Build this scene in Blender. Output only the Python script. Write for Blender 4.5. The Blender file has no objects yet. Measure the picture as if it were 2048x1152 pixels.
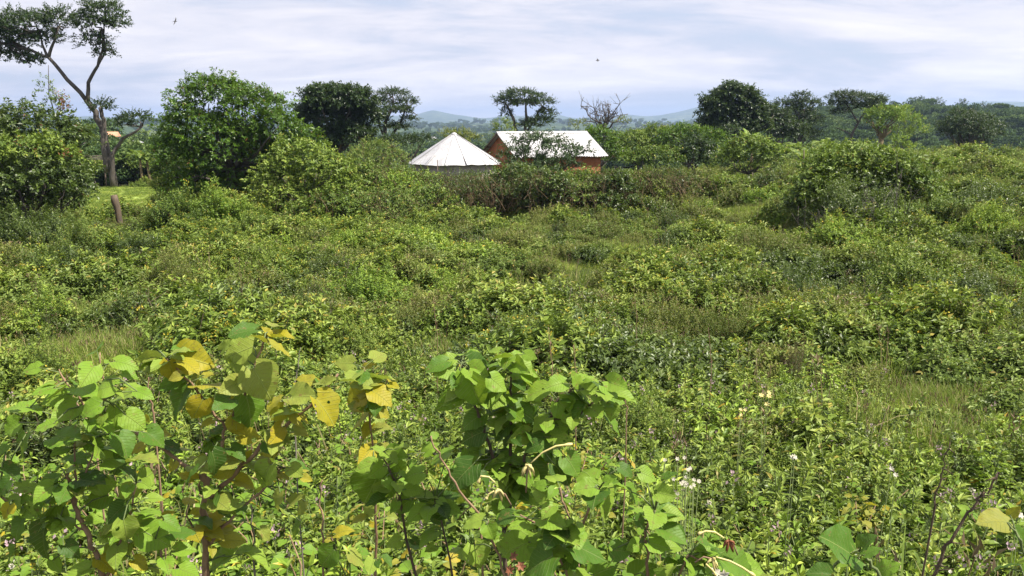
import bpy, math, random
import numpy as np
from mathutils import Vector

# ------------------------------------------------------------ camera
F = 1547.0                                   # focal length in photo pixels (2048 wide)
PITCH = math.atan(331.0 / F)
CAMZ = 4.2
SC = bpy.context.scene
COL = SC.collection
cam_d = bpy.data.cameras.new("camera"); cam = bpy.data.objects.new("camera", cam_d); COL.objects.link(cam)
cam.location = (0, 0, CAMZ); cam.rotation_euler = (math.pi / 2 - PITCH, 0, 0)
cam_d.sensor_width = 36.0; cam_d.lens = F / 2048 * 36; cam_d.clip_start = 0.05; cam_d.clip_end = 20000
SC.camera = cam

# ------------------------------------------------------------ world, sun, exposure
SUN_EL, SUN_AZ = math.radians(56), math.radians(104)      # azimuth clockwise from +Y (the view direction)
world = bpy.data.worlds.new("World"); SC.world = world; world.use_nodes = True
wn, wl = world.node_tree.nodes, world.node_tree.links
wn.clear()
def wnode(t, **k):
    n = wn.new(t)
    for a, b in k.items(): setattr(n, a, b)
    return n
wo = wnode('ShaderNodeOutputWorld'); bg = wnode('ShaderNodeBackground'); bg.inputs[1].default_value = 0.073
sky = wnode('ShaderNodeTexSky', sky_type='NISHITA', sun_disc=False, sun_elevation=SUN_EL, sun_rotation=SUN_AZ)
sky.air_density = 1.2; sky.dust_density = 1.5
tc = wnode('ShaderNodeTexCoord'); sep = wnode('ShaderNodeSeparateXYZ'); wl.new(tc.outputs['Generated'], sep.inputs[0])
def wmath(op, a, b=None, clamp=False):
    n = wnode('ShaderNodeMath', operation=op, use_clamp=clamp)
    for i, v in enumerate((a, b)):
        if v is None: continue
        if isinstance(v, (int, float)): n.inputs[i].default_value = v
        else: wl.new(v, n.inputs[i])
    return n.outputs[0]
zz = wmath('ADD', wmath('MAXIMUM', sep.outputs[2], 0.0), 0.14)
cx = wmath('DIVIDE', sep.outputs[0], zz); cy = wmath('DIVIDE', sep.outputs[1], zz)
cmb = wnode('ShaderNodeCombineXYZ'); wl.new(cx, cmb.inputs[0]); wl.new(cy, cmb.inputs[1])
def wnoise(scale, detail, rough, off, sx=1.0, sy=1.0, dist=0.0, rot=0.0):
    m = wnode('ShaderNodeMapping'); m.inputs['Location'].default_value = off; m.inputs['Scale'].default_value = (sx, sy, 1)
    m.inputs['Rotation'].default_value = (0, 0, rot)
    wl.new(cmb.outputs[0], m.inputs[0])
    n = wnode('ShaderNodeTexNoise'); n.inputs['Scale'].default_value = scale; n.inputs['Detail'].default_value = detail
    n.inputs['Roughness'].default_value = rough; n.inputs['Distortion'].default_value = dist
    wl.new(m.outputs[0], n.inputs['Vector']); return n.outputs['Fac']
def wramp(fac, stops):
    r = wnode('ShaderNodeValToRGB'); wl.new(fac, r.inputs[0]); e = r.color_ramp.elements
    while len(e) < len(stops): e.new(0.5)
    for x, (p, c) in zip(e, stops):
        x.position = p; x.color = (c[0], c[1], c[2], 1)
    return r.outputs[0]
n_big = wnoise(0.42, 6, 0.58, (5.1, 0.7, 0), 0.8, 1.25, 0.6, 0.12)
n_fine = wnoise(1.5, 9, 0.64, (7.3, 2.2, 4), 0.8, 1.2, 0.5, 0.2)
body = wmath('ADD', wmath('MULTIPLY', n_big, 0.62), wmath('MULTIPLY', n_fine, 0.38))
cloudc = wramp(body, [(0.34, (4.3, 4.6, 5.6)), (0.43, (4.9, 5.0, 5.9)), (0.50, (5.9, 5.8, 6.4)), (0.58, (7.0, 6.75, 7.0)), (0.68, (8.2, 7.9, 7.95))])
cover = wramp(body, [(0.38, (0.40, 0.40, 0.40)), (0.50, (0.93, 0.93, 0.93)), (0.6, (1, 1, 1))])
hs = wnode('ShaderNodeMixRGB'); hs.inputs[0].default_value = 0.6; hs.inputs[2].default_value = (3.9, 4.7, 6.6, 1)
wl.new(sky.outputs[0], hs.inputs[1])
mixc = wnode('ShaderNodeMixRGB'); wl.new(cover, mixc.inputs[0]); wl.new(hs.outputs[0], mixc.inputs[1]); wl.new(cloudc, mixc.inputs[2])
wl.new(mixc.outputs[0], bg.inputs[0]); wl.new(bg.outputs[0], wo.inputs[0])
sun_d = bpy.data.lights.new("sun", 'SUN'); sun_d.energy = 5.0; sun_d.angle = math.radians(0.6); sun_d.color = (1, 0.94, 0.80)
sun = bpy.data.objects.new("sun", sun_d); COL.objects.link(sun)
sdir = Vector((math.sin(SUN_AZ) * math.cos(SUN_EL), math.cos(SUN_AZ) * math.cos(SUN_EL), math.sin(SUN_EL)))
sun.rotation_euler = sdir.to_track_quat('Z', 'Y').to_euler()
SC.view_settings.view_transform = 'Standard'; SC.view_settings.look = 'None'
SC.view_settings.exposure = 1.05; SC.view_settings.gamma = 1.0
SC.cycles.max_bounces = 6; SC.cycles.diffuse_bounces = 2; SC.cycles.transmission_bounces = 3
SC.cycles.volume_bounces = 0

# ------------------------------------------------------------ projection helpers
FWD = np.array([0, math.cos(PITCH), -math.sin(PITCH)]); UPV = np.array([0, math.sin(PITCH), math.cos(PITCH)])
CAM = np.array([0, 0, CAMZ])
def ray(px, py):
    return np.array([1.0, 0, 0]) * ((px - 1024) / F) + UPV * (-(py - 576) / F) + FWD
def W(px, py, y):
    d = ray(px, py); return CAM + d * (y / d[1])
def S(y): return y / F * 1.02                     # metres per photo pixel at depth y

MT_PX = [-3000, -600, 0, 200, 300, 700, 800, 865, 900, 950, 1000, 1060, 1110, 1160, 1250, 1320, 1375, 1410, 1450, 1600, 1800, 1980, 2048, 2600, 4000]
MT_PY = [236, 238, 236, 234, 236, 236, 231, 222, 228, 236, 231, 233, 227, 236, 231, 230, 219, 214, 222, 230, 214, 204, 206, 225, 236]
RH_PX = [-3000, 1180, 1300, 1400, 1480, 1560, 1640, 1740, 1840, 1920, 2048, 2400, 4000]
RH_PY = [400, 340, 292, 275, 260, 248, 236, 231, 231, 237, 243, 248, 252]
PR = [0, 2.5, 3.5, 6, 10, 16, 30, 50, 62, 75, 95, 130, 200, 400, 1500, 2600, 4200, 9000]
PZ = [2.4, 1.9, 1.7, 1.25, 0.65, 0.25, -0.1, -0.45, -0.7, -1.2, -2.6, -5.5, -10, -13.5, -15, -10, -6, -6]
def sst(a, b, x):
    t = np.clip((x - a) / (b - a), 0, 1); return t * t * (3 - 2 * t)
def gz(x, y):
    x = np.asarray(x, float); y = np.asarray(y, float)
    R = np.hypot(x, y); az = np.arctan2(x, np.maximum(y, 1e-6)); az = np.clip(az, -1.2, 1.2)
    px = 1024 + F * np.tan(az) / math.cos(PITCH)
    z = np.interp(R, PR, PZ)
    z = z + 2.1 * sst(0.12, 0.55, az) * sst(14, 46, R) * (1 - sst(60, 120, R))
    z = z + 4.6 * np.exp(-((az + 0.49) / 0.13) ** 2) * sst(95, 140, R) * (1 - sst(185, 280, R))
    z = z + 0.12 * np.sin(x * 0.9 + 1.3) * np.sin(y * 0.7) * sst(5, 9, R) * (1 - sst(80, 140, R))
    c2 = math.cos(PITCH) ** 2
    rolls = 9 * (np.sin(x * 0.0042 + 1.1) * np.sin(y * 0.0031 + 0.4) + 0.5 * np.sin(x * 0.011 + y * 0.006) + 0.35)
    z = z + rolls * sst(500, 1400, R)
    rh = CAMZ + 460 * np.cos(az) * (245 - np.interp(px, RH_PX, RH_PY)) / F * c2
    w = sst(170, 460, R) * (1 - sst(520, 1100, R) * 0.8)
    z = np.maximum(z, z * (1 - w) + rh * w)
    mt = CAMZ + 6400 * np.cos(az) * (245 - np.interp(px, MT_PX, MT_PY)) / F * c2
    mt = mt + 6 * np.sin(az * 60) + 4 * np.sin(az * 131 + 2)
    w = sst(4600, 6400, R) * (1 - sst(6900, 8800, R))
    return z * (1 - w) + mt * w
def GP(px, py):                                   # where a pixel's ray meets the ground
    d = ray(px, py); y = np.geomspace(1.5, 900, 700); p = CAM + d * (y / d[1])[:, None]; k = p[:, 2] <= gz(p[:, 0], p[:, 1])
    return p[int(np.argmax(k)) if k.any() else -1]

# ------------------------------------------------------------ materials
MATS = {}
def newmat(name):
    m = bpy.data.materials.new(name); m.use_nodes = True; MATS[name] = m
    nt = m.node_tree; nt.nodes.clear(); return m, nt.nodes, nt.links
class NB:
    def __init__(s, name): s.m, s.n, s.l = newmat(name); s.out = s.n.new('ShaderNodeOutputMaterial')
    def node(s, t, ins=None, **k):
        n = s.n.new(t)
        for a, b in k.items(): setattr(n, a, b)
        for a, b in (ins or {}).items():
            if hasattr(b, 'is_output') or hasattr(b, 'links'): s.l.new(b, n.inputs[a])
            else: n.inputs[a].default_value = b
        return n
    def math(s, op, a, b=0.0, clamp=False):
        return s.node('ShaderNodeMath', {0: a, 1: b}, operation=op, use_clamp=clamp).outputs[0]
    def noise(s, vec, scale, detail=4, rough=0.55):
        i = {'Scale': scale, 'Detail': detail, 'Roughness': rough}
        if vec is not None: i['Vector'] = vec
        return s.node('ShaderNodeTexNoise', i).outputs['Fac']
    def ramp(s, fac, stops, interp='LINEAR'):
        r = s.node('ShaderNodeValToRGB', {0: fac}); r.color_ramp.interpolation = interp; e = r.color_ramp.elements
        while len(e) < len(stops): e.new(0.5)
        for x, (p, c) in zip(e, stops):
            x.position = p; x.color = (c[0], c[1], c[2], 1) if hasattr(c, '__len__') else (c, c, c, 1)
        return r.outputs[0]
    def mix(s, f, a, b, mode='MIX'):
        return s.node('ShaderNodeMixRGB', {0: f, 1: a, 2: b}, blend_type=mode).outputs[0]
    def done(s, sh): s.l.new(sh, s.out.inputs[0]); return s.m

def leafmat(name, stops, accent=None, accf=0.0, trans=0.24, rough=0.5, spec=0.3, patch=0.25, objv=0.25):
    """foliage: tint attribute + per-leaf random pick along a ramp, per-plant and slow patch variation of hue"""
    b = NB(name)
    att = b.node('ShaderNodeAttribute', attribute_name='tint').outputs['Fac']
    isl = b.node('ShaderNodeNewGeometry').outputs['Random Per Island']
    oi = b.node('ShaderNodeObjectInfo').outputs['Random']
    pos = b.node('ShaderNodeNewGeometry').outputs['Position']
    pn = b.noise(pos, 0.35, 3)
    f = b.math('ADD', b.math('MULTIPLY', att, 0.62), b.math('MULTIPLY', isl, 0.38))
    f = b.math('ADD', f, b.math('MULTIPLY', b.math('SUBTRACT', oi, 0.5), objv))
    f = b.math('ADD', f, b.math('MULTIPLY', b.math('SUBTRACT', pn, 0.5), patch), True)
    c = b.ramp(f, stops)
    if accent:
        r2 = b.math('FRACT', b.math('MULTIPLY', isl, 57.31))
        a = b.math('LESS_THAN', r2, accf)
        c = b.mix(a, c, (*accent, 1))
    hv = b.node('ShaderNodeHueSaturation', {'Color': c, 'Value': b.math('ADD', b.math('MULTIPLY', b.math('FRACT', b.math('MULTIPLY', isl, 13.7)), 0.5), 0.75)}).outputs[0]
    p = b.node('ShaderNodeBsdfPrincipled', {'Base Color': hv, 'Roughness': rough, 'Specular IOR Level': spec})
    tcx = b.mix(0.45, hv, (0.24, 0.36, 0.03, 1), 'MIX')
    t = b.node('ShaderNodeBsdfTranslucent', {'Color': b.node('ShaderNodeHueSaturation', {'Color': tcx, 'Value': 0.9}).outputs[0]})
    return b.done(b.node('ShaderNodeMixShader', {0: trans, 1: p.outputs[0], 2: t.outputs[0]}).outputs[0])
G = 1.0
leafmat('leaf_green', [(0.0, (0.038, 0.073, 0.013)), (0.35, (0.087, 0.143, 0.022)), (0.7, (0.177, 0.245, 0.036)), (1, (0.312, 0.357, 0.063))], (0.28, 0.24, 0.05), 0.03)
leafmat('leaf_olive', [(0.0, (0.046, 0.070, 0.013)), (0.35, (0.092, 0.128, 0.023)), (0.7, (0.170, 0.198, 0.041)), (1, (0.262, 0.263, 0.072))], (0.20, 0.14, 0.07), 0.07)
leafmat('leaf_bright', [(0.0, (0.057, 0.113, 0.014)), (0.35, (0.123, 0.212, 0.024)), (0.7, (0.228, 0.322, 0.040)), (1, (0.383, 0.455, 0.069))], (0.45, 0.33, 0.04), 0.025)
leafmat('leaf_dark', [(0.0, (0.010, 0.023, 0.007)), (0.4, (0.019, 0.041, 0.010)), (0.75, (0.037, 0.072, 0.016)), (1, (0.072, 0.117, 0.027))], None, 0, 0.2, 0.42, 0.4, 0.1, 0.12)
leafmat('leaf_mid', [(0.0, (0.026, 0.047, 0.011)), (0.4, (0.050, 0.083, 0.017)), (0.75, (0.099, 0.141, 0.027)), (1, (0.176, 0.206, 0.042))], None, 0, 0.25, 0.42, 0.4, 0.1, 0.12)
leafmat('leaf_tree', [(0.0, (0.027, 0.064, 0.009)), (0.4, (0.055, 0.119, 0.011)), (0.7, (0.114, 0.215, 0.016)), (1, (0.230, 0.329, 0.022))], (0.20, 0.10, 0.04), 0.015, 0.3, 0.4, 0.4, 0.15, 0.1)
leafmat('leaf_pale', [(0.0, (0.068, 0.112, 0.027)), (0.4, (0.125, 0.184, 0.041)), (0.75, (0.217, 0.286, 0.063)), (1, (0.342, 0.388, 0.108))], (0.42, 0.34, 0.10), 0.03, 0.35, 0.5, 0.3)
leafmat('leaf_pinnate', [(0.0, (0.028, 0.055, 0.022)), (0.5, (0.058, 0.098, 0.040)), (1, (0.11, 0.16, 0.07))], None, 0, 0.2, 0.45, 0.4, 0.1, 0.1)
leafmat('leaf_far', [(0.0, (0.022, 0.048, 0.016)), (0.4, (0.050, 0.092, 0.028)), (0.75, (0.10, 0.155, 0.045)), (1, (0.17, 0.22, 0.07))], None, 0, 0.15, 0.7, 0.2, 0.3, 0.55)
leafmat('leaf_rusty', [(0.0, (0.10, 0.035, 0.02)), (0.5, (0.22, 0.08, 0.04)), (1, (0.35, 0.17, 0.08))], None, 0, 0.2)
leafmat('leaf_yellow', [(0.0, (0.30, 0.26, 0.03)), (0.5, (0.50, 0.40, 0.04)), (1, (0.65, 0.52, 0.08))], None, 0, 0.35)
leafmat('dry_brown', [(0.0, (0.075, 0.050, 0.030)), (0.5, (0.15, 0.105, 0.065)), (1, (0.27, 0.205, 0.13))], None, 0, 0.1, 0.8, 0.1)
leafmat('grass_blade', [(0.0, (0.075, 0.125, 0.020)), (0.4, (0.150, 0.215, 0.035)), (0.75, (0.255, 0.310, 0.060)), (1, (0.40, 0.39, 0.13))], (0.42, 0.35, 0.18), 0.12, 0.35, 0.55, 0.25, 0.5, 0.4)
leafmat('grass_light', [(0.0, (0.22, 0.30, 0.045)), (0.4, (0.34, 0.44, 0.07)), (0.75, (0.46, 0.52, 0.11)), (1, (0.56, 0.52, 0.2))], (0.45, 0.38, 0.2), 0.10, 0.35, 0.55, 0.25, 0.3, 0.3)
leafmat('flower_white', [(0, (0.42, 0.38, 0.30)), (1, (0.6, 0.56, 0.48))], None, 0, 0.3)
leafmat('flower_yellow', [(0, (0.62, 0.50, 0.16)), (1, (0.8, 0.7, 0.35))], None, 0, 0.3)
leafmat('flower_pink', [(0, (0.42, 0.25, 0.32)), (1, (0.6, 0.45, 0.5))], None, 0, 0.3)

def barkmat(name, c1, c2, scale=6.0):
    b = NB(name); o = b.node('ShaderNodeTexCoord').outputs['Object']
    mp = b.node('ShaderNodeMapping', {'Vector': o, 'Scale': (1, 1, 0.25)}).outputs[0]
    n = b.noise(mp, scale, 6, 0.65); c = b.ramp(n, [(0.3, c1), (0.7, c2)])
    bp = b.node('ShaderNodeBump', {'Height': n, 'Strength': 0.6, 'Distance': 0.02}).outputs[0]
    return b.done(b.node('ShaderNodeBsdfPrincipled', {'Base Color': c, 'Roughness': 0.85, 'Normal': bp}).outputs[0])
barkmat('bark_dark', (0.035, 0.028, 0.024), (0.10, 0.085, 0.075))
barkmat('bark_grey', (0.10, 0.085, 0.07), (0.26, 0.22, 0.18))
barkmat('bark_twig', (0.13, 0.07, 0.04), (0.32, 0.21, 0.13), 30)
barkmat('stem_dark', (0.05, 0.035, 0.025), (0.12, 0.08, 0.05), 40)
barkmat('stem_green', (0.07, 0.10, 0.03), (0.16, 0.20, 0.07), 30)
barkmat('stump_wood', (0.04, 0.032, 0.024), (0.15, 0.105, 0.07), 8)
barkmat('plank_grey', (0.12, 0.10, 0.08), (0.30, 0.26, 0.21), 8)

def bigleafmat():
    b = NB('broad_leaf')
    att = b.node('ShaderNodeAttribute', attribute_name='tint').outputs['Fac']
    geo = b.node('ShaderNodeNewGeometry'); isl = geo.outputs['Random Per Island']
    uv = b.node('ShaderNodeUVMap').outputs[0]; sp = b.node('ShaderNodeSeparateXYZ', {0: uv})
    u, v = sp.outputs[0], sp.outputs[1]
    au = b.math('ABSOLUTE', b.math('SUBTRACT', u, 0.5))
    oc = b.node('ShaderNodeTexCoord').outputs['Object']
    n1 = b.noise(oc, 28, 4); n2 = b.noise(oc, 160, 3)
    f = b.math('ADD', att, b.math('MULTIPLY', b.math('SUBTRACT', isl, 0.5), 0.10))
    f = b.math('ADD', f, b.math('MULTIPLY', b.math('SUBTRACT', n1, 0.5), 0.20), True)
    c = b.ramp(f, [(0.0, (0.032, 0.078, 0.012)), (0.22, (0.070, 0.150, 0.018)), (0.45, (0.165, 0.290, 0.026)), (0.62, (0.24, 0.33, 0.05)),
                   (0.75, (0.24, 0.25, 0.05)), (0.88, (0.33, 0.295, 0.022)), (1.0, (0.38, 0.30, 0.02))])
    lat = b.math('SINE', b.math('MULTIPLY', b.math('SUBTRACT', v, b.math('MULTIPLY', au, 0.75)), 50.0))
    lat = b.math('MULTIPLY', b.math('SUBTRACT', lat, 0.90), 9.0, True)
    mid = b.math('SUBTRACT', 1.0, b.math('MULTIPLY', au, 55.0), True)
    vein = b.math('MAXIMUM', b.math('MULTIPLY', lat, 0.55), mid)
    c = b.mix(b.math('MULTIPLY', vein, 0.55), c, (0.36, 0.42, 0.14, 1))
    edge = b.ramp(b.noise(oc, 70, 4, .65), [(0.62, 0.0), (0.67, 1.0)])
    c = b.mix(b.math('MULTIPLY', edge, 0.7), c, (0.20, 0.13, 0.05, 1))
    h = b.math('ADD', b.math('MULTIPLY', vein, -1.0), b.math('MULTIPLY', n2, 0.6))
    bp = b.node('ShaderNodeBump', {'Height': h, 'Strength': 0.8, 'Distance': 0.002}).outputs[0]
    p = b.node('ShaderNodeBsdfPrincipled', {'Base Color': c, 'Roughness': 0.5, 'Specular IOR Level': 0.22, 'Normal': bp})
    t = b.node('ShaderNodeBsdfTranslucent', {'Color': b.mix(0.35, c, (0.42, 0.52, 0.03, 1)), 'Normal': bp})
    ms = b.node('ShaderNodeMixShader', {0: 0.36, 1: p.outputs[0], 2: t.outputs[0]}).outputs[0]
    vo = b.node('ShaderNodeTexVoronoi', {'Vector': oc, 'Scale': 42.0}); hole = b.math('LESS_THAN', b.math('ADD', vo.outputs['Distance'], b.math('MULTIPLY', b.noise(oc, 120, 2), .12)), b.math('MULTIPLY', b.math('SUBTRACT', b.noise(oc, 9, 2), 0.50), 1.5))
    hole = b.math('MULTIPLY', hole, b.math('GREATER_THAN', au, 0.03))     # insect holes
    return b.done(b.node('ShaderNodeMixShader', {0: hole, 1: ms, 2: b.node('ShaderNodeBsdfTransparent').outputs[0]}).outputs[0])
bigleafmat()

def plain(name, c1, c2, scale, rough=0.8, spec=0.3, bump=0.2, metal=0.0):
    b = NB(name); o = b.node('ShaderNodeTexCoord').outputs['Object']
    n = b.noise(o, scale, 6, 0.6); c = b.ramp(n, [(0.3, c1), (0.7, c2)])
    bp = b.node('ShaderNodeBump', {'Height': n, 'Strength': bump, 'Distance': 0.02}).outputs[0]
    return b.done(b.node('ShaderNodeBsdfPrincipled', {'Base Color': c, 'Roughness': rough, 'Specular IOR Level': spec, 'Metallic': metal, 'Normal': bp}).outputs[0])
def mudwall():
    b = NB('mud_wall'); o = b.node('ShaderNodeTexCoord').outputs['Object']
    n = b.noise(o, 2.2, 7, 0.65); n2 = b.noise(o, 14, 5, 0.6)
    c = b.ramp(n, [(0.25, (0.20, 0.070, 0.030)), (0.5, (0.32, 0.110, 0.042)), (0.75, (0.40, 0.15, 0.06))])
    c = b.mix(0.35, c, b.ramp(n2, [(0.35, (0.22, 0.08, 0.035)), (0.7, (0.36, 0.15, 0.07))]))
    st = b.ramp(b.noise(b.node('ShaderNodeMapping', {'Vector': o, 'Scale': (3, 3, 0.35)}).outputs[0], 1.5, 4), [(0.55, 0.0), (0.75, 1.0)])
    c = b.mix(b.math('MULTIPLY', st, 0.35), c, (0.17, 0.07, 0.04, 1))
    bp = b.node('ShaderNodeBump', {'Height': n2, 'Strength': 0.5, 'Distance': 0.03}).outputs[0]
    return b.done(b.node('ShaderNodeBsdfPrincipled', {'Base Color': c, 'Roughness': 0.92, 'Normal': bp}).outputs[0])
mudwall()
plain('hut_plaster', (0.30, 0.26, 0.25), (0.44, 0.39, 0.38), 3.0, 0.9)
def roofmat():
    b = NB('iron_sheet'); o = b.node('ShaderNodeTexCoord').outputs['Object']
    n = b.noise(o, 1.3, 7, 0.65); n2 = b.noise(b.node('ShaderNodeMapping', {'Vector': o, 'Scale': (4, 4, 0.6)}).outputs[0], 3, 5)
    c = b.ramp(n, [(0.3, (0.40, 0.40, 0.42)), (0.7, (0.56, 0.55, 0.56))])
    c = b.mix(b.math('MULTIPLY', b.ramp(n2, [(0.52, 0.0), (0.68, 1.0)]), 0.6), c, (0.27, 0.21, 0.17, 1))
    return b.done(b.node('ShaderNodeBsdfPrincipled', {'Base Color': c, 'Roughness': 0.42, 'Metallic': 0.25}).outputs[0])
roofmat()
plain('timber_dark', (0.07, 0.05, 0.04), (0.16, 0.12, 0.09), 9)
plain('far_roof_orange', (0.42, 0.20, 0.12), (0.5, 0.28, 0.18), 2)
plain('far_roof_grey', (0.25, 0.25, 0.27), (0.4, 0.4, 0.41), 2)
plain('far_wall', (0.35, 0.33, 0.31), (0.5, 0.48, 0.46), 2)
plain('dark_opening', (0.012, 0.011, 0.01), (0.03, 0.025, 0.02), 4)
plain('banana_stem', (0.11, 0.09, 0.045), (0.20, 0.15, 0.08), 5)
plain('bird_feather', (0.03, 0.03, 0.03), (0.07, 0.065, 0.06), 20)

def groundmat():
    b = NB('field_ground'); pos = b.node('ShaderNodeNewGeometry').outputs['Position']
    n1 = b.noise(pos, 0.35, 5); n2 = b.noise(pos, 6.0, 6, 0.7); n3 = b.noise(pos, 0.012, 6, 0.65); n4 = b.noise(pos, 0.09, 5, 0.7)
    near = b.ramp(n2, [(0.3, (0.018, 0.024, 0.008)), (0.5, (0.045, 0.058, 0.016)), (0.7, (0.09, 0.10, 0.034))])
    near = b.mix(b.ramp(n1, [(0.55, 0.0), (0.7, 0.6)]), near, (0.14, 0.10, 0.055, 1))
    far = b.ramp(n4, [(0.35, (0.014, 0.030, 0.012)), (0.5, (0.030, 0.056, 0.018)), (0.62, (0.07, 0.10, 0.035))])
    far = b.mix(b.ramp(n3, [(0.52, 0.0), (0.62, 0.7)]), far, (0.15, 0.17, 0.065, 1))
    cd = b.node('ShaderNodeVectorMath', {0: pos}, operation='LENGTH').outputs['Value']
    k = b.math('MULTIPLY', b.math('SUBTRACT', cd, 90.0), 1 / 60.0, True)
    c = b.mix(k, near, far)
    bp = b.node('ShaderNodeBump', {'Height': n2, 'Strength': 0.7, 'Distance': 0.08}).outputs[0]
    return b.done(b.node('ShaderNodeBsdfPrincipled', {'Base Color': c, 'Roughness': 0.95, 'Specular IOR Level': 0.1, 'Normal': bp}).outputs[0])
groundmat()

# ------------------------------------------------------------ mesh helpers
def nrm(v):
    v = np.asarray(v, float); return v / np.maximum(np.linalg.norm(v, axis=-1, keepdims=True), 1e-9)
class MB:
    """collects triangles of several materials; build() links them as ONE mesh object"""
    def __init__(s): s.v = []; s.f = []; s.m = []; s.t = []; s.uv = []; s.n = 0; s.mats = []; s.sm = []
    def mi(s, mat):
        if mat not in s.mats: s.mats.append(mat)
        return s.mats.index(mat)
    def add(s, v, f, mat, tint=0.5, uv=None, smooth=False):
        v = np.asarray(v, float).reshape(-1, 3); f = np.asarray(f, int).reshape(-1, 3)
        s.v.append(v); s.f.append(f + s.n); s.n += len(v)
        s.m.append(np.full(len(f), s.mi(mat))); s.sm.append(np.full(len(f), smooth))
        s.t.append(np.broadcast_to(np.asarray(tint, float), (len(v),)))
        s.uv.append(np.zeros((len(v), 2)) if uv is None else uv)
    def tube(s, pts, radii, mat, sides=5, cap=True, smooth=True):
        pts = np.asarray(pts, float); n = len(pts); radii = np.broadcast_to(np.asarray(radii, float), (n,))
        tg = nrm(np.gradient(pts, axis=0)); ref = np.array([0.31, 0.17, 0.93]) if abs(tg[0][2]) < 0.9 else np.array([1.0, 0.1, 0])
        a = nrm(np.cross(tg, ref)); b_ = np.cross(tg, a)
        th = np.arange(sides) * 2 * math.pi / sides
        ring = (a[:, None] * np.cos(th)[None, :, None] + b_[:, None] * np.sin(th)[None, :, None]) * radii[:, None, None] + pts[:, None]
        v = ring.reshape(-1, 3); f = []
        for i in range(n - 1):
            for j in range(sides):
                p, q = i * sides + j, i * sides + (j + 1) % sides
                f += [(p, q, q + sides), (p, q + sides, p + sides)]
        if cap:
            v = np.vstack([v, pts[0], pts[-1]]); c0, c1 = len(v) - 2, len(v) - 1
            for j in range(sides):
                f.append((c0, (j + 1) % sides, j)); f.append((c1, (n - 1) * sides + j, (n - 1) * sides + (j + 1) % sides))
        s.add(v, f, mat, 0.5, None, smooth)
    def box(s, c, size, mat, rot=0.0, tilt=0.0):
        sx, sy, sz = [k / 2 for k in size]
        v = np.array([(x, y, z) for x in (-sx, sx) for y in (-sy, sy) for z in (-sz, sz)])
        ct, st = math.cos(tilt), math.sin(tilt); v = np.stack([v[:, 0] * ct + v[:, 2] * st, v[:, 1], -v[:, 0] * st + v[:, 2] * ct], 1)
        cr, sr = math.cos(rot), math.sin(rot); v = np.stack([v[:, 0] * cr - v[:, 1] * sr, v[:, 0] * sr + v[:, 1] * cr, v[:, 2]], 1) + np.asarray(c)
        q = [(0, 1, 3, 2), (4, 6, 7, 5), (0, 4, 5, 1), (2, 3, 7, 6), (0, 2, 6, 4), (1, 5, 7, 3)]
        s.add(v, [t for a, b_, c_, d in q for t in ((a, b_, c_), (a, c_, d))], mat)
    def mesh(s, name):
        me = bpy.data.meshes.new(name)
        v = np.vstack(s.v); f = np.vstack(s.f); nf = len(f)
        me.vertices.add(len(v)); me.vertices.foreach_set('co', v.astype(np.float32).ravel())
        me.loops.add(nf * 3); me.loops.foreach_set('vertex_index', f.astype(np.int32).ravel())
        me.polygons.add(nf); me.polygons.foreach_set('loop_start', np.arange(0, nf * 3, 3, dtype=np.int32))
        me.polygons.foreach_set('loop_total', np.full(nf, 3, np.int32))
        me.polygons.foreach_set('material_index', np.concatenate(s.m).astype(np.int32))
        me.polygons.foreach_set('use_smooth', np.concatenate(s.sm))
        for m in s.mats: me.materials.append(MATS[m])
        a = me.attributes.new('tint', 'FLOAT', 'POINT'); a.data.foreach_set('value', np.concatenate(s.t).astype(np.float32))
        uv = np.vstack(s.uv)
        if uv.any():
            l = me.uv_layers.new(name='uv'); l.data.foreach_set('uv', uv[f.ravel()].astype(np.float32).ravel())
        me.update(calc_edges=True); return me
    def build(s, name, parent=None, origin=None):
        if not s.v: return None
        if origin is not None: s.v = [np.vstack(s.v) - np.asarray(origin)]
        o = bpy.data.objects.new(name, s.mesh(name)); COL.objects.link(o)
        if parent is not None: o.parent = parent
        elif origin is not None: o.location = origin
        return o
def tag(o, label=None, cat=None, group=None, kind=None):
    for k, v in (('label', label), ('category', cat), ('group', group), ('kind', kind)):
        if v: o[k] = v
    return o
def empty(name, loc, label, cat, group=None):
    o = bpy.data.objects.new(name, None); o.empty_display_size = 0.2; COL.objects.link(o); o.location = tuple(loc)
    return tag(o, label, cat, group)

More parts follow.
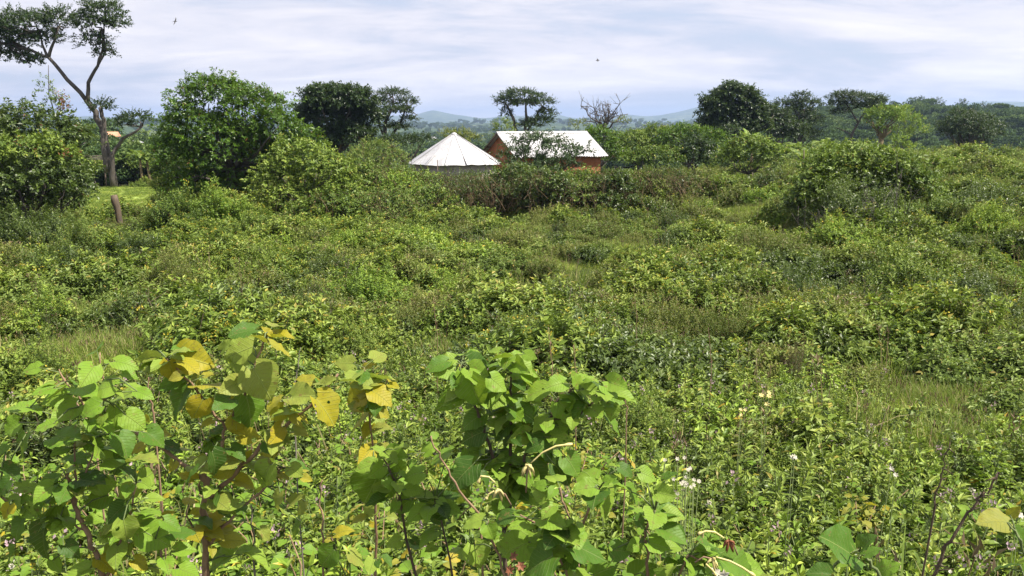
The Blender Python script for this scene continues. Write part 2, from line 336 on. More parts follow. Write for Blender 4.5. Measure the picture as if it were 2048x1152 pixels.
DIA = (np.array([(0, 0, 0), (.42, -.5, .10), (1, 0, -.10), (.42, .5, .10)]), np.array([(0, 1, 2), (0, 2, 3)]))
LAN = (np.array([(0, 0, 0), (.28, -.48, .08), (.3, 0, 0), (.28, .48, .08), (.68, -.36, .02), (.68, 0, -.06), (.68, .36, .02), (1, 0, -.20)]),
       np.array([(0, 1, 2), (0, 2, 3), (1, 4, 5), (1, 5, 2), (2, 5, 6), (2, 6, 3), (4, 7, 5), (5, 7, 6)]))
BLA = (np.array([(0, -.5, 0), (0, .5, 0), (.5, -.42, .0), (.5, .42, .0), (1, 0, -.16)]), np.array([(0, 2, 1), (1, 2, 3), (2, 4, 3)]))
def leaves(mb, P, D, N, L, Wd, tint, mat, tpl=DIA, smooth=False):
    P = np.asarray(P, float); n = len(P)
    if n == 0: return
    D = nrm(D); N = nrm(N - (N * D).sum(1, keepdims=True) * D); Sd = np.cross(D, N)
    T, Fc = tpl; L = np.broadcast_to(L, (n,)); Wd = np.broadcast_to(Wd, (n,))
    v = P[:, None] + D[:, None] * (T[None, :, 0:1] * L[:, None, None]) + Sd[:, None] * (T[None, :, 1:2] * Wd[:, None, None]) + N[:, None] * (T[None, :, 2:3] * L[:, None, None])
    f = Fc[None] + (np.arange(n) * len(T))[:, None, None]
    mb.add(v.reshape(-1, 3), f.reshape(-1, 3), mat, np.repeat(np.broadcast_to(tint, (n,)), len(T)), None, smooth)

def rnd(rng, n): return rng.normal(size=(n, 3))
def twig_leaves(mb, rng, base, tdir, tlen, nl, ll, lw, mat, tpl, droop=0.3, tint0=0.0, spread=1.0, tipfrac=0.0):
    """base (n,3) twig starts; each twig carries nl leaves set round it"""
    n = len(base); tdir = nrm(tdir); tlen = np.broadcast_to(tlen, (n,))
    s = (np.arange(nl) + rng.random((n, nl))) / nl; s = tipfrac + (1 - tipfrac) * s
    bend = np.array([0, 0, -1.0]) * droop * 0.5
    P = base[:, None] + (tdir[:, None] * s[..., None] + bend * (s ** 2)[..., None]) * tlen[:, None, None]
    P = P.reshape(-1, 3); TD = np.repeat(tdir, nl, 0); m = len(P); ss = s.ravel()
    r = rnd(rng, m); perp = nrm(r - (r * TD).sum(1, keepdims=True) * TD)
    D = perp * spread + TD * (0.35 + 0.7 * ss[:, None]) + np.array([0, 0, -droop])
    N = np.array([0, 0, 1.0]) + TD * 0.5 + rnd(rng, m) * 0.38
    t0 = np.repeat(np.broadcast_to(tint0, (n,)), nl)
    L = ll * (0.65 + 0.6 * rng.random(m)) * (1.08 - 0.35 * ss)
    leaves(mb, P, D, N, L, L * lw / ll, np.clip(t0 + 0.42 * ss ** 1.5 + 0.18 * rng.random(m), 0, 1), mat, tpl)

def shrub_parts(seed, rx, rz, ntw, nl, ll, lw, tlen, mat, up=0.5, droop=0.3, tpl=DIA, stem='stem_dark', heads=None, hollow=0.45, lump=0.3, dry=0, z0=0.0, stemr=0.008):
    """returns (foliage MB, stems MB) of a shrub standing on the origin"""
    rng = np.random.default_rng(seed); fo, st = MB(), MB()
    th = rng.random(ntw) * 2 * math.pi; cz = rng.random(ntw) ** 0.8
    d = np.stack([np.cos(th) * np.sqrt(1 - cz ** 2), np.sin(th) * np.sqrt(1 - cz ** 2), cz], 1)
    k1, k2, k3 = rng.random(3) * 6
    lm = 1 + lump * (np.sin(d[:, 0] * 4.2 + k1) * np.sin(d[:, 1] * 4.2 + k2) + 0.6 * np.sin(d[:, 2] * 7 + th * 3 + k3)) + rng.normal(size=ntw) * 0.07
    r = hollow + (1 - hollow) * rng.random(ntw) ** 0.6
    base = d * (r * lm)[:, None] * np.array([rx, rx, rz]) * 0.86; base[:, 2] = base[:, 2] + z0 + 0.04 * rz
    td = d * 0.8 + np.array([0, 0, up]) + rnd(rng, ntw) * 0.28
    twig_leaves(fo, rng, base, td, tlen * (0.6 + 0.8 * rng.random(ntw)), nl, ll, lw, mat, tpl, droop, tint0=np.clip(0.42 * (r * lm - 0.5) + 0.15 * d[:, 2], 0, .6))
    tipp = base + nrm(td) * tlen
    for i in rng.choice(ntw, min(ntw, 26), replace=False):
        b0 = np.array([rng.normal() * rx * .12, rng.normal() * rx * .12, -0.05])
        mid = (b0 + base[i]) / 2 + np.array([0, 0, rz * .12]) + rng.normal(size=3) * .05 * rx
        st.tube([b0, mid, base[i], tipp[i]], [stemr * 1.3, stemr, stemr * .6, stemr * .25], stem, 4, False)
    if heads:
        hm, hn, hs = heads
        idx = rng.choice(ntw, min(ntw, hn), replace=False); m = len(idx) * 9
        P = np.repeat(tipp[idx], 9, 0) + rnd(rng, m) * hs * .8
        leaves(fo, P, rnd(rng, m) + np.array([0, 0, .6]), rnd(rng, m), hs, hs * .6, rng.random(m), hm)
    if dry:
        for i in range(dry):
            a = rng.random() * 6.28; rr = rx * rng.random() * .9; h = rz * (0.8 + rng.random() * .6)
            p0 = np.array([math.cos(a) * rr * .5, math.sin(a) * rr * .5, 0]); p1 = np.array([math.cos(a) * rr, math.sin(a) * rr, h])
            pm = (p0 + p1) / 2 + rng.normal(size=3) * .1 * rx
            st.tube([p0, pm, p1], [stemr, stemr * .8, stemr * .3], 'dry_brown', 3, False)
            for k in range(4):
                q = pm + (p1 - pm) * rng.random(); st.tube([q, q + rng.normal(size=3) * rx * .16 + np.array([0, 0, rz * .15])], [stemr * .5, stemr * .2], 'dry_brown', 3, False)
    return fo, st

def tuft(seed, n, h, w, rad, mat='grass_blade', lean=0.5, seedheads=0):
    rng = np.random.default_rng(seed); mb = MB()
    a = rng.random(n) * 6.283; r = rad * np.sqrt(rng.random(n))
    P = np.stack([np.cos(a) * r, np.sin(a) * r, np.full(n, -0.02)], 1)
    D = np.stack([np.cos(a), np.sin(a), np.zeros(n)], 1) * (r / rad * lean)[:, None] + rnd(rng, n) * .22 + np.array([0, 0, 1.0])
    L = h * (0.5 + 0.7 * rng.random(n))
    N = rnd(rng, n)
    T = np.array([(0, -.5, 0), (0, .5, 0), (.5, -.45, .03), (.5, .45, .03), (.85, -.25, -.08), (.85, .25, -.08), (1.0, 0, -.22)])
    Fc = np.array([(0, 2, 1), (1, 2, 3), (2, 4, 3), (3, 4, 5), (4, 6, 5)])
    leaves(mb, P, D, N, L, w, rng.random(n) * .9, mat, (T, Fc))
    for i in range(seedheads):
        a = rng.random() * 6.28; t = np.array([math.cos(a) * rad, math.sin(a) * rad, h * (1 + .4 * rng.random())])
        mb.tube([(0, 0, 0), t * .6, t], [.004, .003, .002], 'dry_brown', 3, False)
        leaves(mb, t + rnd(rng, 8) * .02, rnd(rng, 8) * .4 + np.array([0, 0, 1]), rnd(rng, 8), .05, .012, rng.random(8), 'dry_brown')
    return mb

def herb(seed, nst, h, nl, ll, lw, mat, flowers=None, tpl=LAN, droop=.25, rad=.12):
    """upright leafy weed: a few stems with leaves set along them"""
    rng = np.random.default_rng(seed); mb = MB()
    for i in range(nst):
        a = rng.random() * 6.28; hh = h * (0.6 + .5 * rng.random()); off = rad * rng.random()
        b0 = np.array([math.cos(a) * off, math.sin(a) * off, -0.03]); tip = b0 * 2.2 + np.array([rng.normal() * .06, rng.normal() * .06, hh])
        mid = (b0 + tip) / 2 + rng.normal(size=3) * .02
        mb.tube([b0, mid, tip], [.005, .004, .002], 'stem_green', 4, False)
        twig_leaves(mb, rng, b0[None] + (tip - b0)[None] * .12, (tip - b0)[None], hh * .9, nl, ll, lw, mat, tpl, droop, 0.1 + .25 * rng.random(), 1.1)
        m = 5; leaves(mb, np.repeat(tip[None], m, 0), rnd(rng, m) * .6 + np.array([0, 0, .5]), rnd(rng, m) * .4 + np.array([0, 0, 1]), ll * .55, lw * .55, .8, mat, tpl)
        if flowers and rng.random() < .10:
            m = 10; leaves(mb, tip + np.array([0, 0, .015]) + rnd(rng, m) * .012, rnd(rng, m) + np.array([0, 0, .5]), rnd(rng, m), .022, .014, rng.random(m), flowers)
    return mb

# ------------------------------------------------------------ scattered ground cover (stuff)
def proto_set(name, meshes):
    c = bpy.data.collections.new(name)
    for i, m in enumerate(meshes):
        o = bpy.data.objects.new('%s_%02d' % (name, i), m.mesh(name)); c.objects.link(o)
    return c
def scatter(name, pts, rotz, scl, idx, coll, label, cat, tilt=None):
    n = len(pts); me = bpy.data.meshes.new(name); me.vertices.add(n); me.vertices.foreach_set('co', np.asarray(pts, np.float32).ravel())
    rot = np.zeros((n, 3), np.float32); rot[:, 2] = rotz
    if tilt is not None: rot[:, :2] = tilt
    a = me.attributes.new('rot', 'FLOAT_VECTOR', 'POINT'); a.data.foreach_set('vector', rot.ravel())
    a = me.attributes.new('scl', 'FLOAT', 'POINT'); a.data.foreach_set('value', np.asarray(scl, np.float32))
    a = me.attributes.new('pick', 'INT', 'POINT'); a.data.foreach_set('value', np.asarray(idx, np.int32))
    o = bpy.data.objects.new(name, me); COL.objects.link(o); tag(o, label, cat, None, 'stuff')
    ng = bpy.data.node_groups.new(name, 'GeometryNodeTree')
    ng.interface.new_socket('Geometry', in_out='INPUT', socket_type='NodeSocketGeometry')
    ng.interface.new_socket('Geometry', in_out='OUTPUT', socket_type='NodeSocketGeometry')
    N = ng.nodes; L = ng.links
    gi, go = N.new('NodeGroupInput'), N.new('NodeGroupOutput')
    iop = N.new('GeometryNodeInstanceOnPoints'); ci = N.new('GeometryNodeCollectionInfo')
    ci.inputs['Collection'].default_value = coll; ci.inputs['Separate Children'].default_value = True; ci.inputs['Reset Children'].default_value = True
    iop.inputs['Pick Instance'].default_value = True
    def attr(nm, ty):
        x = N.new('GeometryNodeInputNamedAttribute'); x.data_type = ty; x.inputs[0].default_value = nm
        return [q for q in x.outputs if q.enabled and q.name == 'Attribute'][0]
    L.new(gi.outputs[0], iop.inputs['Points']); L.new(ci.outputs[0], iop.inputs['Instance'])
    L.new(attr('pick', 'INT'), iop.inputs['Instance Index']); L.new(attr('rot', 'FLOAT_VECTOR'), iop.inputs['Rotation'])
    L.new(attr('scl', 'FLOAT'), iop.inputs['Scale']); L.new(iop.outputs[0], go.inputs[0])
    md = o.modifiers.new('scatter', 'NODES'); md.node_group = ng
    return o

# ------------------------------------------------------------ trees
TREE_KIND = {   # leaf length, width, leaves per twig, twig length, material, droop, up
    'dense':  (0.26, 0.085, 12, 0.55, 'leaf_dark', .45, .25),
    'mango':  (0.20, 0.060, 12, 0.42, 'leaf_tree', .30, .45),
    'shade':  (0.20, 0.075, 10, 0.50, 'leaf_mid', .30, .40),
    'brush':  (0.15, 0.045, 11, 0.60, 'leaf_mid', .10, .90),
    'flat':   (0.15, 0.060, 14, 0.50, 'leaf_dark', .05, .10),
    'loose':  (0.20, 0.075, 10, 0.50, 'leaf_green', .30, .40),
    'pale':   (0.16, 0.050, 11, 0.45, 'leaf_pale', .35, .35),
    'olive':  (0.16, 0.050, 11, 0.40, 'leaf_olive', .30, .40),
    'pinnate': (0.17, 0.035, 16, 0.45, 'leaf_pinnate', .35, .15),
    'bright': (0.16, 0.050, 12, 0.40, 'leaf_bright', .30, .45),
}
def crown_mb(rng, blobs, kind, dens, lscale, mb=None, squash=1.0):
    mb = mb or MB(); ll, lw, nl, tl, mat, droop, up = TREE_KIND[kind]; ll, lw, tl = ll * lscale * 1.1, lw * lscale * 1.7, tl * lscale
    for (c, r) in blobs:
        c = np.asarray(c); r = np.asarray(r)
        n = int(dens * (r[0] * r[2] + .5 * r[0] * r[1]) * 52 / (lscale ** 2)) + 8
        d = nrm(rnd(rng, n)); d[:, 2] = np.where(d[:, 2] < -0.35, -d[:, 2], d[:, 2])
        k1, k2 = rng.random(2) * 6
        lm = 1 + 0.22 * np.sin(d[:, 0] * 5 + k1) * np.sin(d[:, 1] * 5 + k2) + .12 * np.sin(d[:, 2] * 8 + k1 + d[:, 0] * 4) + np.maximum(0, rng.normal(size=n) - .6) * .13 + rng.normal(size=n) * .05
        q = rng.random(n) ** 0.45; rad = (0.35 + 0.65 * q) * lm
        P = c + d * rad[:, None] * r * 0.88
        inside = np.zeros(n, bool)
        for (c2, r2) in blobs:
            if c2 is not c:
                e = (((P - c2) / (np.asarray(r2) * .6)) ** 2).sum(1); inside |= e < 1
        k = ~inside; P, d2, rad = P[k], d[k], rad[k]
        if len(P) == 0: continue
        td = d2 * np.array([1, 1, .6]) + np.array([0, 0, up]) + rnd(rng, len(P)) * .35
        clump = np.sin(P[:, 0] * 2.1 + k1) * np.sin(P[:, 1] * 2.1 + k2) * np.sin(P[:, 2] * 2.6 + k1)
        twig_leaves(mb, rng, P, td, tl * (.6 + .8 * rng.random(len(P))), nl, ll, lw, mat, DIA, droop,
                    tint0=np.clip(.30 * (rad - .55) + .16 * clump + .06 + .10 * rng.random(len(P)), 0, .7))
    return mb
def limb_path(rng, a, b, n=5, wob=.08, sag=.1):
    a, b = np.asarray(a), np.asarray(b); t = np.linspace(0, 1, n)[:, None]; L = np.linalg.norm(b - a)
    p = a + (b - a) * t; p[1:-1] += rng.normal(size=(n - 2, 3)) * wob * L
    p[:, 2] += -sag * L * np.sin(np.pi * t[:, 0]); return p
def tree(name, label, cat, px_base, y, blobs_px, kind, dens=1.0, lscale=1.0, trunk_r=.18, limbs=None, group=None, seed=0,
         bark='bark_dark', forkz=.4, depth=.85, extra=None, base=None, trunkname='trunk', crownname='crown', twigs=3, limbr=.45):
    rng = np.random.default_rng(seed + 11); s = S(y)
    if base is None:
        bx = W(px_base, 245, y)[0]; base = np.array([bx, y, float(gz(bx, y))])
    base = np.asarray(base, float)
    root = empty(name, base, label, cat, group)
    blobs = []
    for bpx in blobs_px:
        px, py, rx, ry = bpx[:4]; dy = bpx[4] if len(bpx) > 4 else rng.normal() * rx * s * .25
        c = W(px, py, y + dy); blobs.append((c, np.array([rx * s, rx * s * depth, ry * s])))
    tr = MB()
    if limbs:
        for L in limbs:
            pts, r0, r1 = L
            P = np.array([W(p[0], p[1], y + (p[2] if len(p) > 2 else 0)) for p in pts])
            if pts[0][1] >= 900 or L is limbs[0]: P[0] = base - np.array([0, 0, .1])
            # refine and roughen
            tt = np.linspace(0, len(P) - 1, (len(P) - 1) * 3 + 1); Q = np.stack([np.interp(tt, np.arange(len(P)), P[:, k]) for k in range(3)], 1)
            Q[1:-1] += rng.normal(size=(len(Q) - 2, 3)) * r0 * .18
            tr.tube(Q, np.linspace(r0, r1, len(Q)), bark, 8)
        ends = [np.array(W(L[0][-1][0], L[0][-1][1], y + (L[0][-1][2] if len(L[0][-1]) > 2 else 0))) for L in limbs]
        for c, r in blobs:
            e = min(ends, key=lambda q: np.linalg.norm(q - c))
            for k in range(twigs):
                t = c + rnd(rng, 1)[0] * r * .45
                tr.tube(limb_path(rng, e, t, 5, .07, .05), np.linspace(trunk_r * .22, trunk_r * .04, 5), bark, 5)
    else:
        cen = np.mean([c for c, r in blobs], 0); top = max(c[2] for c, r in blobs)
        fork = base + (np.array([cen[0], cen[1], top]) - base) * forkz
        tr.tube(limb_path(rng, base - np.array([0, 0, .1]), fork, 5, .04, 0), np.linspace(trunk_r * 1.25, trunk_r * .8, 5), bark, 8)
        for c, r in blobs:
            for k in range(twigs):
                t = c + rnd(rng, 1)[0] * r * .42
                tr.tube(limb_path(rng, fork, t, 6, .06, .04), np.linspace(trunk_r * limbr, trunk_r * .08, 6), bark, 5)
    tr.build(trunkname, root, base)
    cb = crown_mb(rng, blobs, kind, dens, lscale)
    if extra: extra(cb, rng, blobs)
    cb.build(crownname, root, base)
    return root

# ------------------------------------------------------------ terrain
def terrain():
    R = np.concatenate([[0.0], np.geomspace(1.0, 9000, 230)]); A = np.radians(np.concatenate([np.linspace(-180, -60, 24, False), np.linspace(-60, 60, 361), np.linspace(60, 180, 24, False)[1:]]))
    rr, aa = np.meshgrid(R, A, indexing='ij'); x = rr * np.sin(aa); y = rr * np.cos(aa); z = gz(x, y)
    v = np.stack([x, y, z], -1).reshape(-1, 3); nA = len(A); f = []
    i, j = np.meshgrid(np.arange(len(R) - 1), np.arange(nA), indexing='ij'); j2 = (j + 1) % nA
    a, b_, c, d = i * nA + j, i * nA + j2, (i + 1) * nA + j2, (i + 1) * nA + j
    f = np.concatenate([np.stack([a, c, b_], -1).reshape(-1, 3), np.stack([a, d, c], -1).reshape(-1, 3)])
    mb = MB(); mb.add(v, f, 'field_ground', smooth=True); o = mb.build('ground'); tag(o, 'sloping field and far hills of earth and scrub', None, None, 'structure')
terrain()

# ------------------------------------------------------------ hut and house
HUT_Y = 48.0
def hut():
    c = W(909, 325, HUT_Y); r = 90 * S(HUT_Y); zb = float(gz(c[0], c[1])) - .3
    root = empty('round_hut', (c[0], c[1], zb), 'round hut with a white conical iron roof and low grey wall', 'hut'); o = np.array([c[0], c[1], zb])
    eave = c[2] - zb; apex = W(907, 267, HUT_Y)[2] - zb; n = 48
    th = np.arange(n) / n * 2 * math.pi; wr = r * .86
    wall = MB(); v = []
    for zz_ in (0, eave + .12): v += [(wr * math.cos(t), wr * math.sin(t), zz_) for t in th]
    f = []
    for i in range(n): j = (i + 1) % n; f += [(i, j, j + n), (i, j + n, i + n)]
    wall.add(v, f, 'hut_plaster', smooth=True)
    w = wall.build('wall', root)
    rf = MB(); ns = 14; rng = np.random.default_rng(4)
    for k in range(ns):          # overlapping flat iron sheets, each a little differently set
        a0, a1 = k / ns * 2 * math.pi + .1, (k + 1) / ns * 2 * math.pi + .16; dz = .012 * (k % 2) + .004 * rng.random()
        vs = []; m = 5; fr = [0, .35, .7, 1.0]
        for q in fr:
            for i in range(m):
                t = a0 + (a1 - a0) * i / (m - 1); rad = r * (0.02 + .98 * q) * math.cos(math.pi / ns) / math.cos((t - (a0 + a1) / 2)) * (1 + .015 * rng.normal() * (q == 1))
                vs.append((rad * math.cos(t), rad * math.sin(t), apex + (eave - apex) * q + dz - (.05 * rng.random() + .03 * (k % 3 == 0)) * (q == 1)))
        ff = []
        for a in range(len(fr) - 1):
            for i in range(m - 1):
                p = a * m + i; ff += [(p, p + m, p + m + 1), (p, p + m + 1, p + 1)]
        rf.add(vs, ff, 'iron_sheet')
    roof = rf.build('roof', root)
    cp = MB(); cp.tube([(0, 0, apex - .12), (0, 0, apex + .03), (0, 0, apex + .07)], [.24, .13, .02], 'iron_sheet', 12); cp.build('roof_cap', roof)
    sm = MB()
    for k in range(ns):
        t = k / ns * 2 * math.pi + .1; sm.tube([(.2 * math.cos(t), .2 * math.sin(t), apex - .06), (r * .99 * math.cos(t), r * .99 * math.sin(t), eave + .03)], .011, 'far_roof_grey', 4)
    sm.build('seam', roof)
    for k in range(24):
        rt = MB(); t = k / 24 * 2 * math.pi; rt.tube([(wr * .98 * math.cos(t), wr * .98 * math.sin(t), eave + .07 * 1), (r * .95 * math.cos(t), r * .95 * math.sin(t), eave - .035)], .03, 'timber_dark', 4)
        rt.build('rafter', roof)
    dr = MB(); t = math.radians(-40); dr.box((wr * math.cos(t) * 1.0, wr * math.sin(t), .85), (.9, .12, 1.7), 'timber_dark', t + math.pi / 2); dr.build('door', root)
hut()

HS_Y = 54.0
def house():
    s = S(HS_Y); ang = math.radians(30); Lx, Wy = 6.5, 4.5; c = W(1086, 290, HS_Y); zb = float(gz(c[0], c[1])) - .4
    o = np.array([c[0], c[1], zb]); root = empty('mud_house', o, 'orange mud walled house with a white iron gable roof', 'house'); root.rotation_euler = (0, 0, ang)
    eave = W(1200, 314, HS_Y - 1.5)[2] - zb; ridge = W(1100, 265, HS_Y)[2] - zb
    hx, hy = Lx / 2, Wy / 2; wt = eave + .02; slope = (ridge - eave) / (hy + .35); wtop = eave + slope * .35
    wl_ = MB(); NX, NZ = 24, 10; rng = np.random.default_rng(3)
    def wallgrid(p0, p1, topf, thick_n):
        vs, fs = [], []
        for i in range(NX + 1):
            t = i / NX; p = np.array(p0) + (np.array(p1) - np.array(p0)) * t; top = topf(t)
            for k in range(NZ + 1):
                w_ = rng.normal() * .012 * (0 < k < NZ) * (0 < i < NX); vs.append((p[0] + thick_n[0] * w_, p[1] + thick_n[1] * w_, top * k / NZ))
        for i in range(NX):
            for k in range(NZ):
                a = i * (NZ + 1) + k; b_ = a + NZ + 1; fs += [(a, b_, b_ + 1), (a, b_ + 1, a + 1)]
        wl_.add(vs, fs, 'mud_wall')
    gab = lambda t: wtop + (ridge - .06 - wtop) * (1 - abs(2 * t - 1))
    wallgrid((-hx, -hy, 0), (hx, -hy, 0), lambda t: wtop - .03, (0, -1)); wallgrid((hx, hy, 0), (-hx, hy, 0), lambda t: wtop - .03, (0, 1))
    wallgrid((-hx, hy, 0), (-hx, -hy, 0), gab, (-1, 0)); wallgrid((hx, -hy, 0), (hx, hy, 0), gab, (1, 0))
    wl_.build('wall', root)
    rf = MB(); nx = 180; ov = .4
    for sgn in (-1, 1):          # corrugated sheets
        xs = np.linspace(-hx - ov, hx + ov, nx + 1); zc = .018 * np.sin(xs / .10 * math.pi * 1.0)
        ts = [0, .33, .34, .66, .67, 1.0]; vs = []
        for q in ts:
            yy = sgn * (hy + .35) * q
            sag = .03 * np.sin(xs * 1.7) * (q == 1)
            for x_, z_, g_ in zip(xs, zc, sag): vs.append((x_, yy, ridge - slope * abs(yy) + z_ + .04 - .012 * (q in (.34, .67)) * 0 + g_))
        fs = []
        for a in range(len(ts) - 1):
            for i in range(nx):
                p = a * (nx + 1) + i; t1, t2 = (p, p + nx + 1, p + nx + 2), (p, p + nx + 2, p + 1)
                fs += [t1, t2]
        rf.add(vs, fs, 'iron_sheet', smooth=True)
    roof = rf.build('roof', root)
    rc = MB()
    for sgn in (-1, 1):
        v = [(-hx - ov, 0, ridge + .09), (hx + ov, 0, ridge + .09), (hx + ov, sgn * .2, ridge - .2 * slope + .075), (-hx - ov, sgn * .2, ridge - .2 * slope + .075)]
        rc.add(v, [(0, 1, 2), (0, 2, 3)], 'iron_sheet')
    rc.build('ridge_cap', roof)
    for sx in (-1, 1):
        for sgn in (-1, 1):
            a = np.array([sx * (hx + ov - .04), 0, ridge - .04]); b_ = np.array([sx * (hx + ov - .04), sgn * (hy + .32), eave - .02]); bg_ = MB(); bg_.tube([a, b_], .055, 'timber_dark', 4); bg_.build('bargeboard', roof)
        for q in (-.66, 0, .66):
            bg_ = MB(); bg_.tube([(sx * (hx - .2), q * hy, ridge - slope * abs(q) * hy - .06), (sx * (hx + ov - .06), q * hy, ridge - slope * abs(q) * hy - .06)], .045, 'timber_dark', 4); bg_.build('purlin', roof)
    for x_ in (-1.7, 1.9):
        w = MB(); w.box((x_, -hy - .01, 1.35), (.8, .08, .7), 'timber_dark'); wi = w.build('window', root)
        p = MB(); p.box((x_, -hy - .055, 1.35), (.66, .03, .56), 'dark_opening'); p.build('dark_pane', wi)  # near-black panel painted for the unlit inside of the window
    d = MB(); d.box((.1, -hy - .01, .95), (.95, .09, 1.9), 'timber_dark'); d.build('door', root)
house()

def small_house(px, py, y, w, dpt, h, roofmat_, label, rot):
    y = y or GP(px, py + 7)[1]; c = W(px, py, y); zb = float(gz(c[0], c[1])); hh = c[2] - zb
    root = empty('small_house', (c[0], c[1], zb), label, 'house'); root.rotation_euler = (0, 0, rot)
    m = MB(); m.box((0, 0, (hh - .0) / 2), (w, dpt, hh), 'far_wall'); m.build('wall', root)
    r = MB(); v = [(-w * .58, -dpt * .62, hh), (w * .58, -dpt * .62, hh), (w * .58, dpt * .62, hh), (-w * .58, dpt * .62, hh), (-w * .5, 0, hh + h), (w * .5, 0, hh + h)]
    r.add(v, [(0, 1, 5), (0, 5, 4), (2, 3, 4), (2, 4, 5), (1, 2, 5), (3, 0, 4), (0, 2, 1), (0, 3, 2)], roofmat_); r.build('roof', root)
    for k in (-.28, .28):
        q = MB(); q.box((k * w, -dpt / 2 - .03, hh * .6), (w * .14, .1, hh * .3), 'dark_opening'); q.build('window', root)
small_house(222, 273, 150, 2.6, 3, .9, 'far_roof_orange', 'small far house with an orange roof behind the tall forked tree', .3)
small_house(262, 290, 135, 4.0, 3, .8, 'far_roof_grey', 'low pale house with a grey iron roof beside the banana clump', -.4)
small_house(955, 279, None, 7, 5, 1.6, 'far_roof_grey', 'tiny pale roofed house in the valley just above the hut roof', .2)
small_house(866, 277, None, 6, 5, 1.6, 'far_roof_grey', 'tiny grey house in the valley above the left slope of the hut', -.2)

# ------------------------------------------------------------ trees
ACL = dict(squash=1)
tree('acacia_tree', 'tallest tree, forked at mid height with flat dark crowns on two long limbs', 'tree', 215, 62,
     [(55, 50, 62, 26), (115, 42, 40, 24), (30, 80, 50, 22), (85, 78, 42, 14), (20, 112, 42, 20), (60, 122, 26, 12), (205, 25, 46, 20), (190, 48, 42, 20), (228, 48, 26, 12), (185, 85, 30, 22), (208, 106, 20, 10), (-40, 60, 60, 34), (-60, 105, 50, 28)],
     'flat', 1.3, 1.05, .42,
     limbs=[([(215, 355), (213, 300), (207, 262), (190, 225), (172, 200)], .30, .21),
            ([(172, 200), (135, 158), (97, 116), (60, 100), (20, 82)], .17, .08), ([(97, 116), (85, 90), (78, 62)], .12, .05), ([(97, 116), (108, 85), (118, 55)], .14, .06),
            ([(176, 205), (176, 165), (196, 130), (207, 95), (208, 45)], .17, .05), ([(196, 130), (212, 100), (205, 60)], .1, .05), ([(60, 100), (10, 88), (-50, 80)], .14, .08)],
     seed=5)
tree('acacia_tree', 'short thick stem beside the tallest tree, carrying a small flat side crown', 'tree', 213, 61,
     [(268, 238, 36, 12), (205, 215, 24, 14), (245, 250, 18, 6)], 'flat', 1.3, .9, .3,
     limbs=[([(222, 355), (226, 310), (245, 278), (285, 252)], .22, .07), ([(214, 345), (206, 280), (208, 240), (200, 215)], .22, .14)], seed=6)
def redtop(cb, rng, blobs): crown_mb(rng, [(W(125, 205, 60), np.array([.45, .4, .55]))], 'loose', 0.0, 1.0, cb); leaves(cb, W(125, 207, 60) + rnd(rng, 160) * np.array([.28, .25, .35]), rnd(rng, 160), rnd(rng, 160), .2, .1, rng.random(160), 'leaf_rusty')
tree('hanging_branch_tree', 'thin rusty topped sapling under the left limb of the tallest tree', 'tree', 128, 60,
     [(90, 180, 14, 26), (105, 205, 18, 14)], 'loose', .28, .8, .06, limbs=[([(126, 300), (112, 240), (98, 190), (97, 130)], .07, .02), ([(112, 240), (128, 215), (126, 200)], .05, .02)], extra=redtop, seed=8)
def orange_tips(cb, rng, blobs):
    for c, r in blobs:
        n = 7; d = nrm(rnd(rng, n)); d[:, 2] = abs(d[:, 2])
        P = c + d * r * .98; P = np.repeat(P, 6, 0); m = len(P); leaves(cb, P + rnd(rng, m) * .06, rnd(rng, m) + [0, 0, .6], rnd(rng, m), .13, .04, rng.random(m), 'leaf_rusty')
tree('orchard_tree', 'wide leafy tree at the photo edge under the tallest tree', 'tree', 30, 31,
     [(40, 262, 105, 46), (100, 290, 80, 50), (10, 340, 110, 90), (120, 340, 60, 60), (-90, 300, 110, 90), (60, 400, 100, 45), (150, 375, 34, 42)], 'shade', 1.1, .8, .2, extra=orange_tips, seed=9)
tree('orchard_tree', 'yellow green crown with rusty shoots in front of the wide edge tree', 'tree', 60, 27,
     [(50, 300, 70, 24), (110, 312, 50, 20), (-10, 315, 60, 24)], 'loose', 1.1, .75, .12, extra=orange_tips, seed=10)
tree('mango_tree', 'big rounded bright green tree left of the dark round tree', 'tree', 450, 40,
     [(425, 200, 78, 52), (500, 220, 80, 50), (395, 262, 80, 60), (545, 270, 62, 60), (455, 300, 120, 70), (360, 310, 52, 55), (560, 330, 60, 60), (600, 300, 46, 44), (430, 370, 100, 50)], 'mango', 1.3, .85, .3, seed=12)
tree('leafy_tree', 'lower light green tree leaning out in front of the big rounded tree', 'tree', 600, 33,
     [(600, 320, 72, 40), (560, 362, 60, 45), (650, 345, 48, 40), (590, 400, 90, 34), (680, 375, 44, 34)], 'loose', 1.1, .8, .14, seed=13)
tree('leafy_tree', 'narrow shrubby tree right of the small lawn', 'tree', 340, 42, [(338, 345, 34, 34), (350, 375, 40, 24)], 'loose', 1.1, .7, .1, seed=14)
tree('round_tree', 'large very dark round tree next to the big rounded bright tree', 'tree', 672, 72,
     [(650, 205, 46, 34), (700, 205, 46, 34), (668, 240, 72, 46), (730, 235, 32, 30), (625, 235, 34, 34), (690, 275, 62, 34), (650, 290, 40, 20)], 'dense', 1.9, .95, .4, seed=15)
tree('umbrella_tree', 'flat topped umbrella tree touching the large dark round tree', 'tree', 785, 77,
     [(785, 188, 34, 7), (760, 206, 30, 9), (812, 206, 26, 10), (790, 222, 40, 8), (760, 240, 24, 8), (818, 240, 18, 7), (795, 255, 32, 6), (745, 225, 20, 9)], 'flat', 1.3, .95, .26,
     limbs=[([(772, 320), (768, 275), (772, 245), (785, 215), (786, 195)], .26, .07), ([(782, 320), (785, 270), (803, 240), (815, 212)], .2, .06), ([(768, 275), (758, 245), (752, 225)], .12, .05)], seed=16)
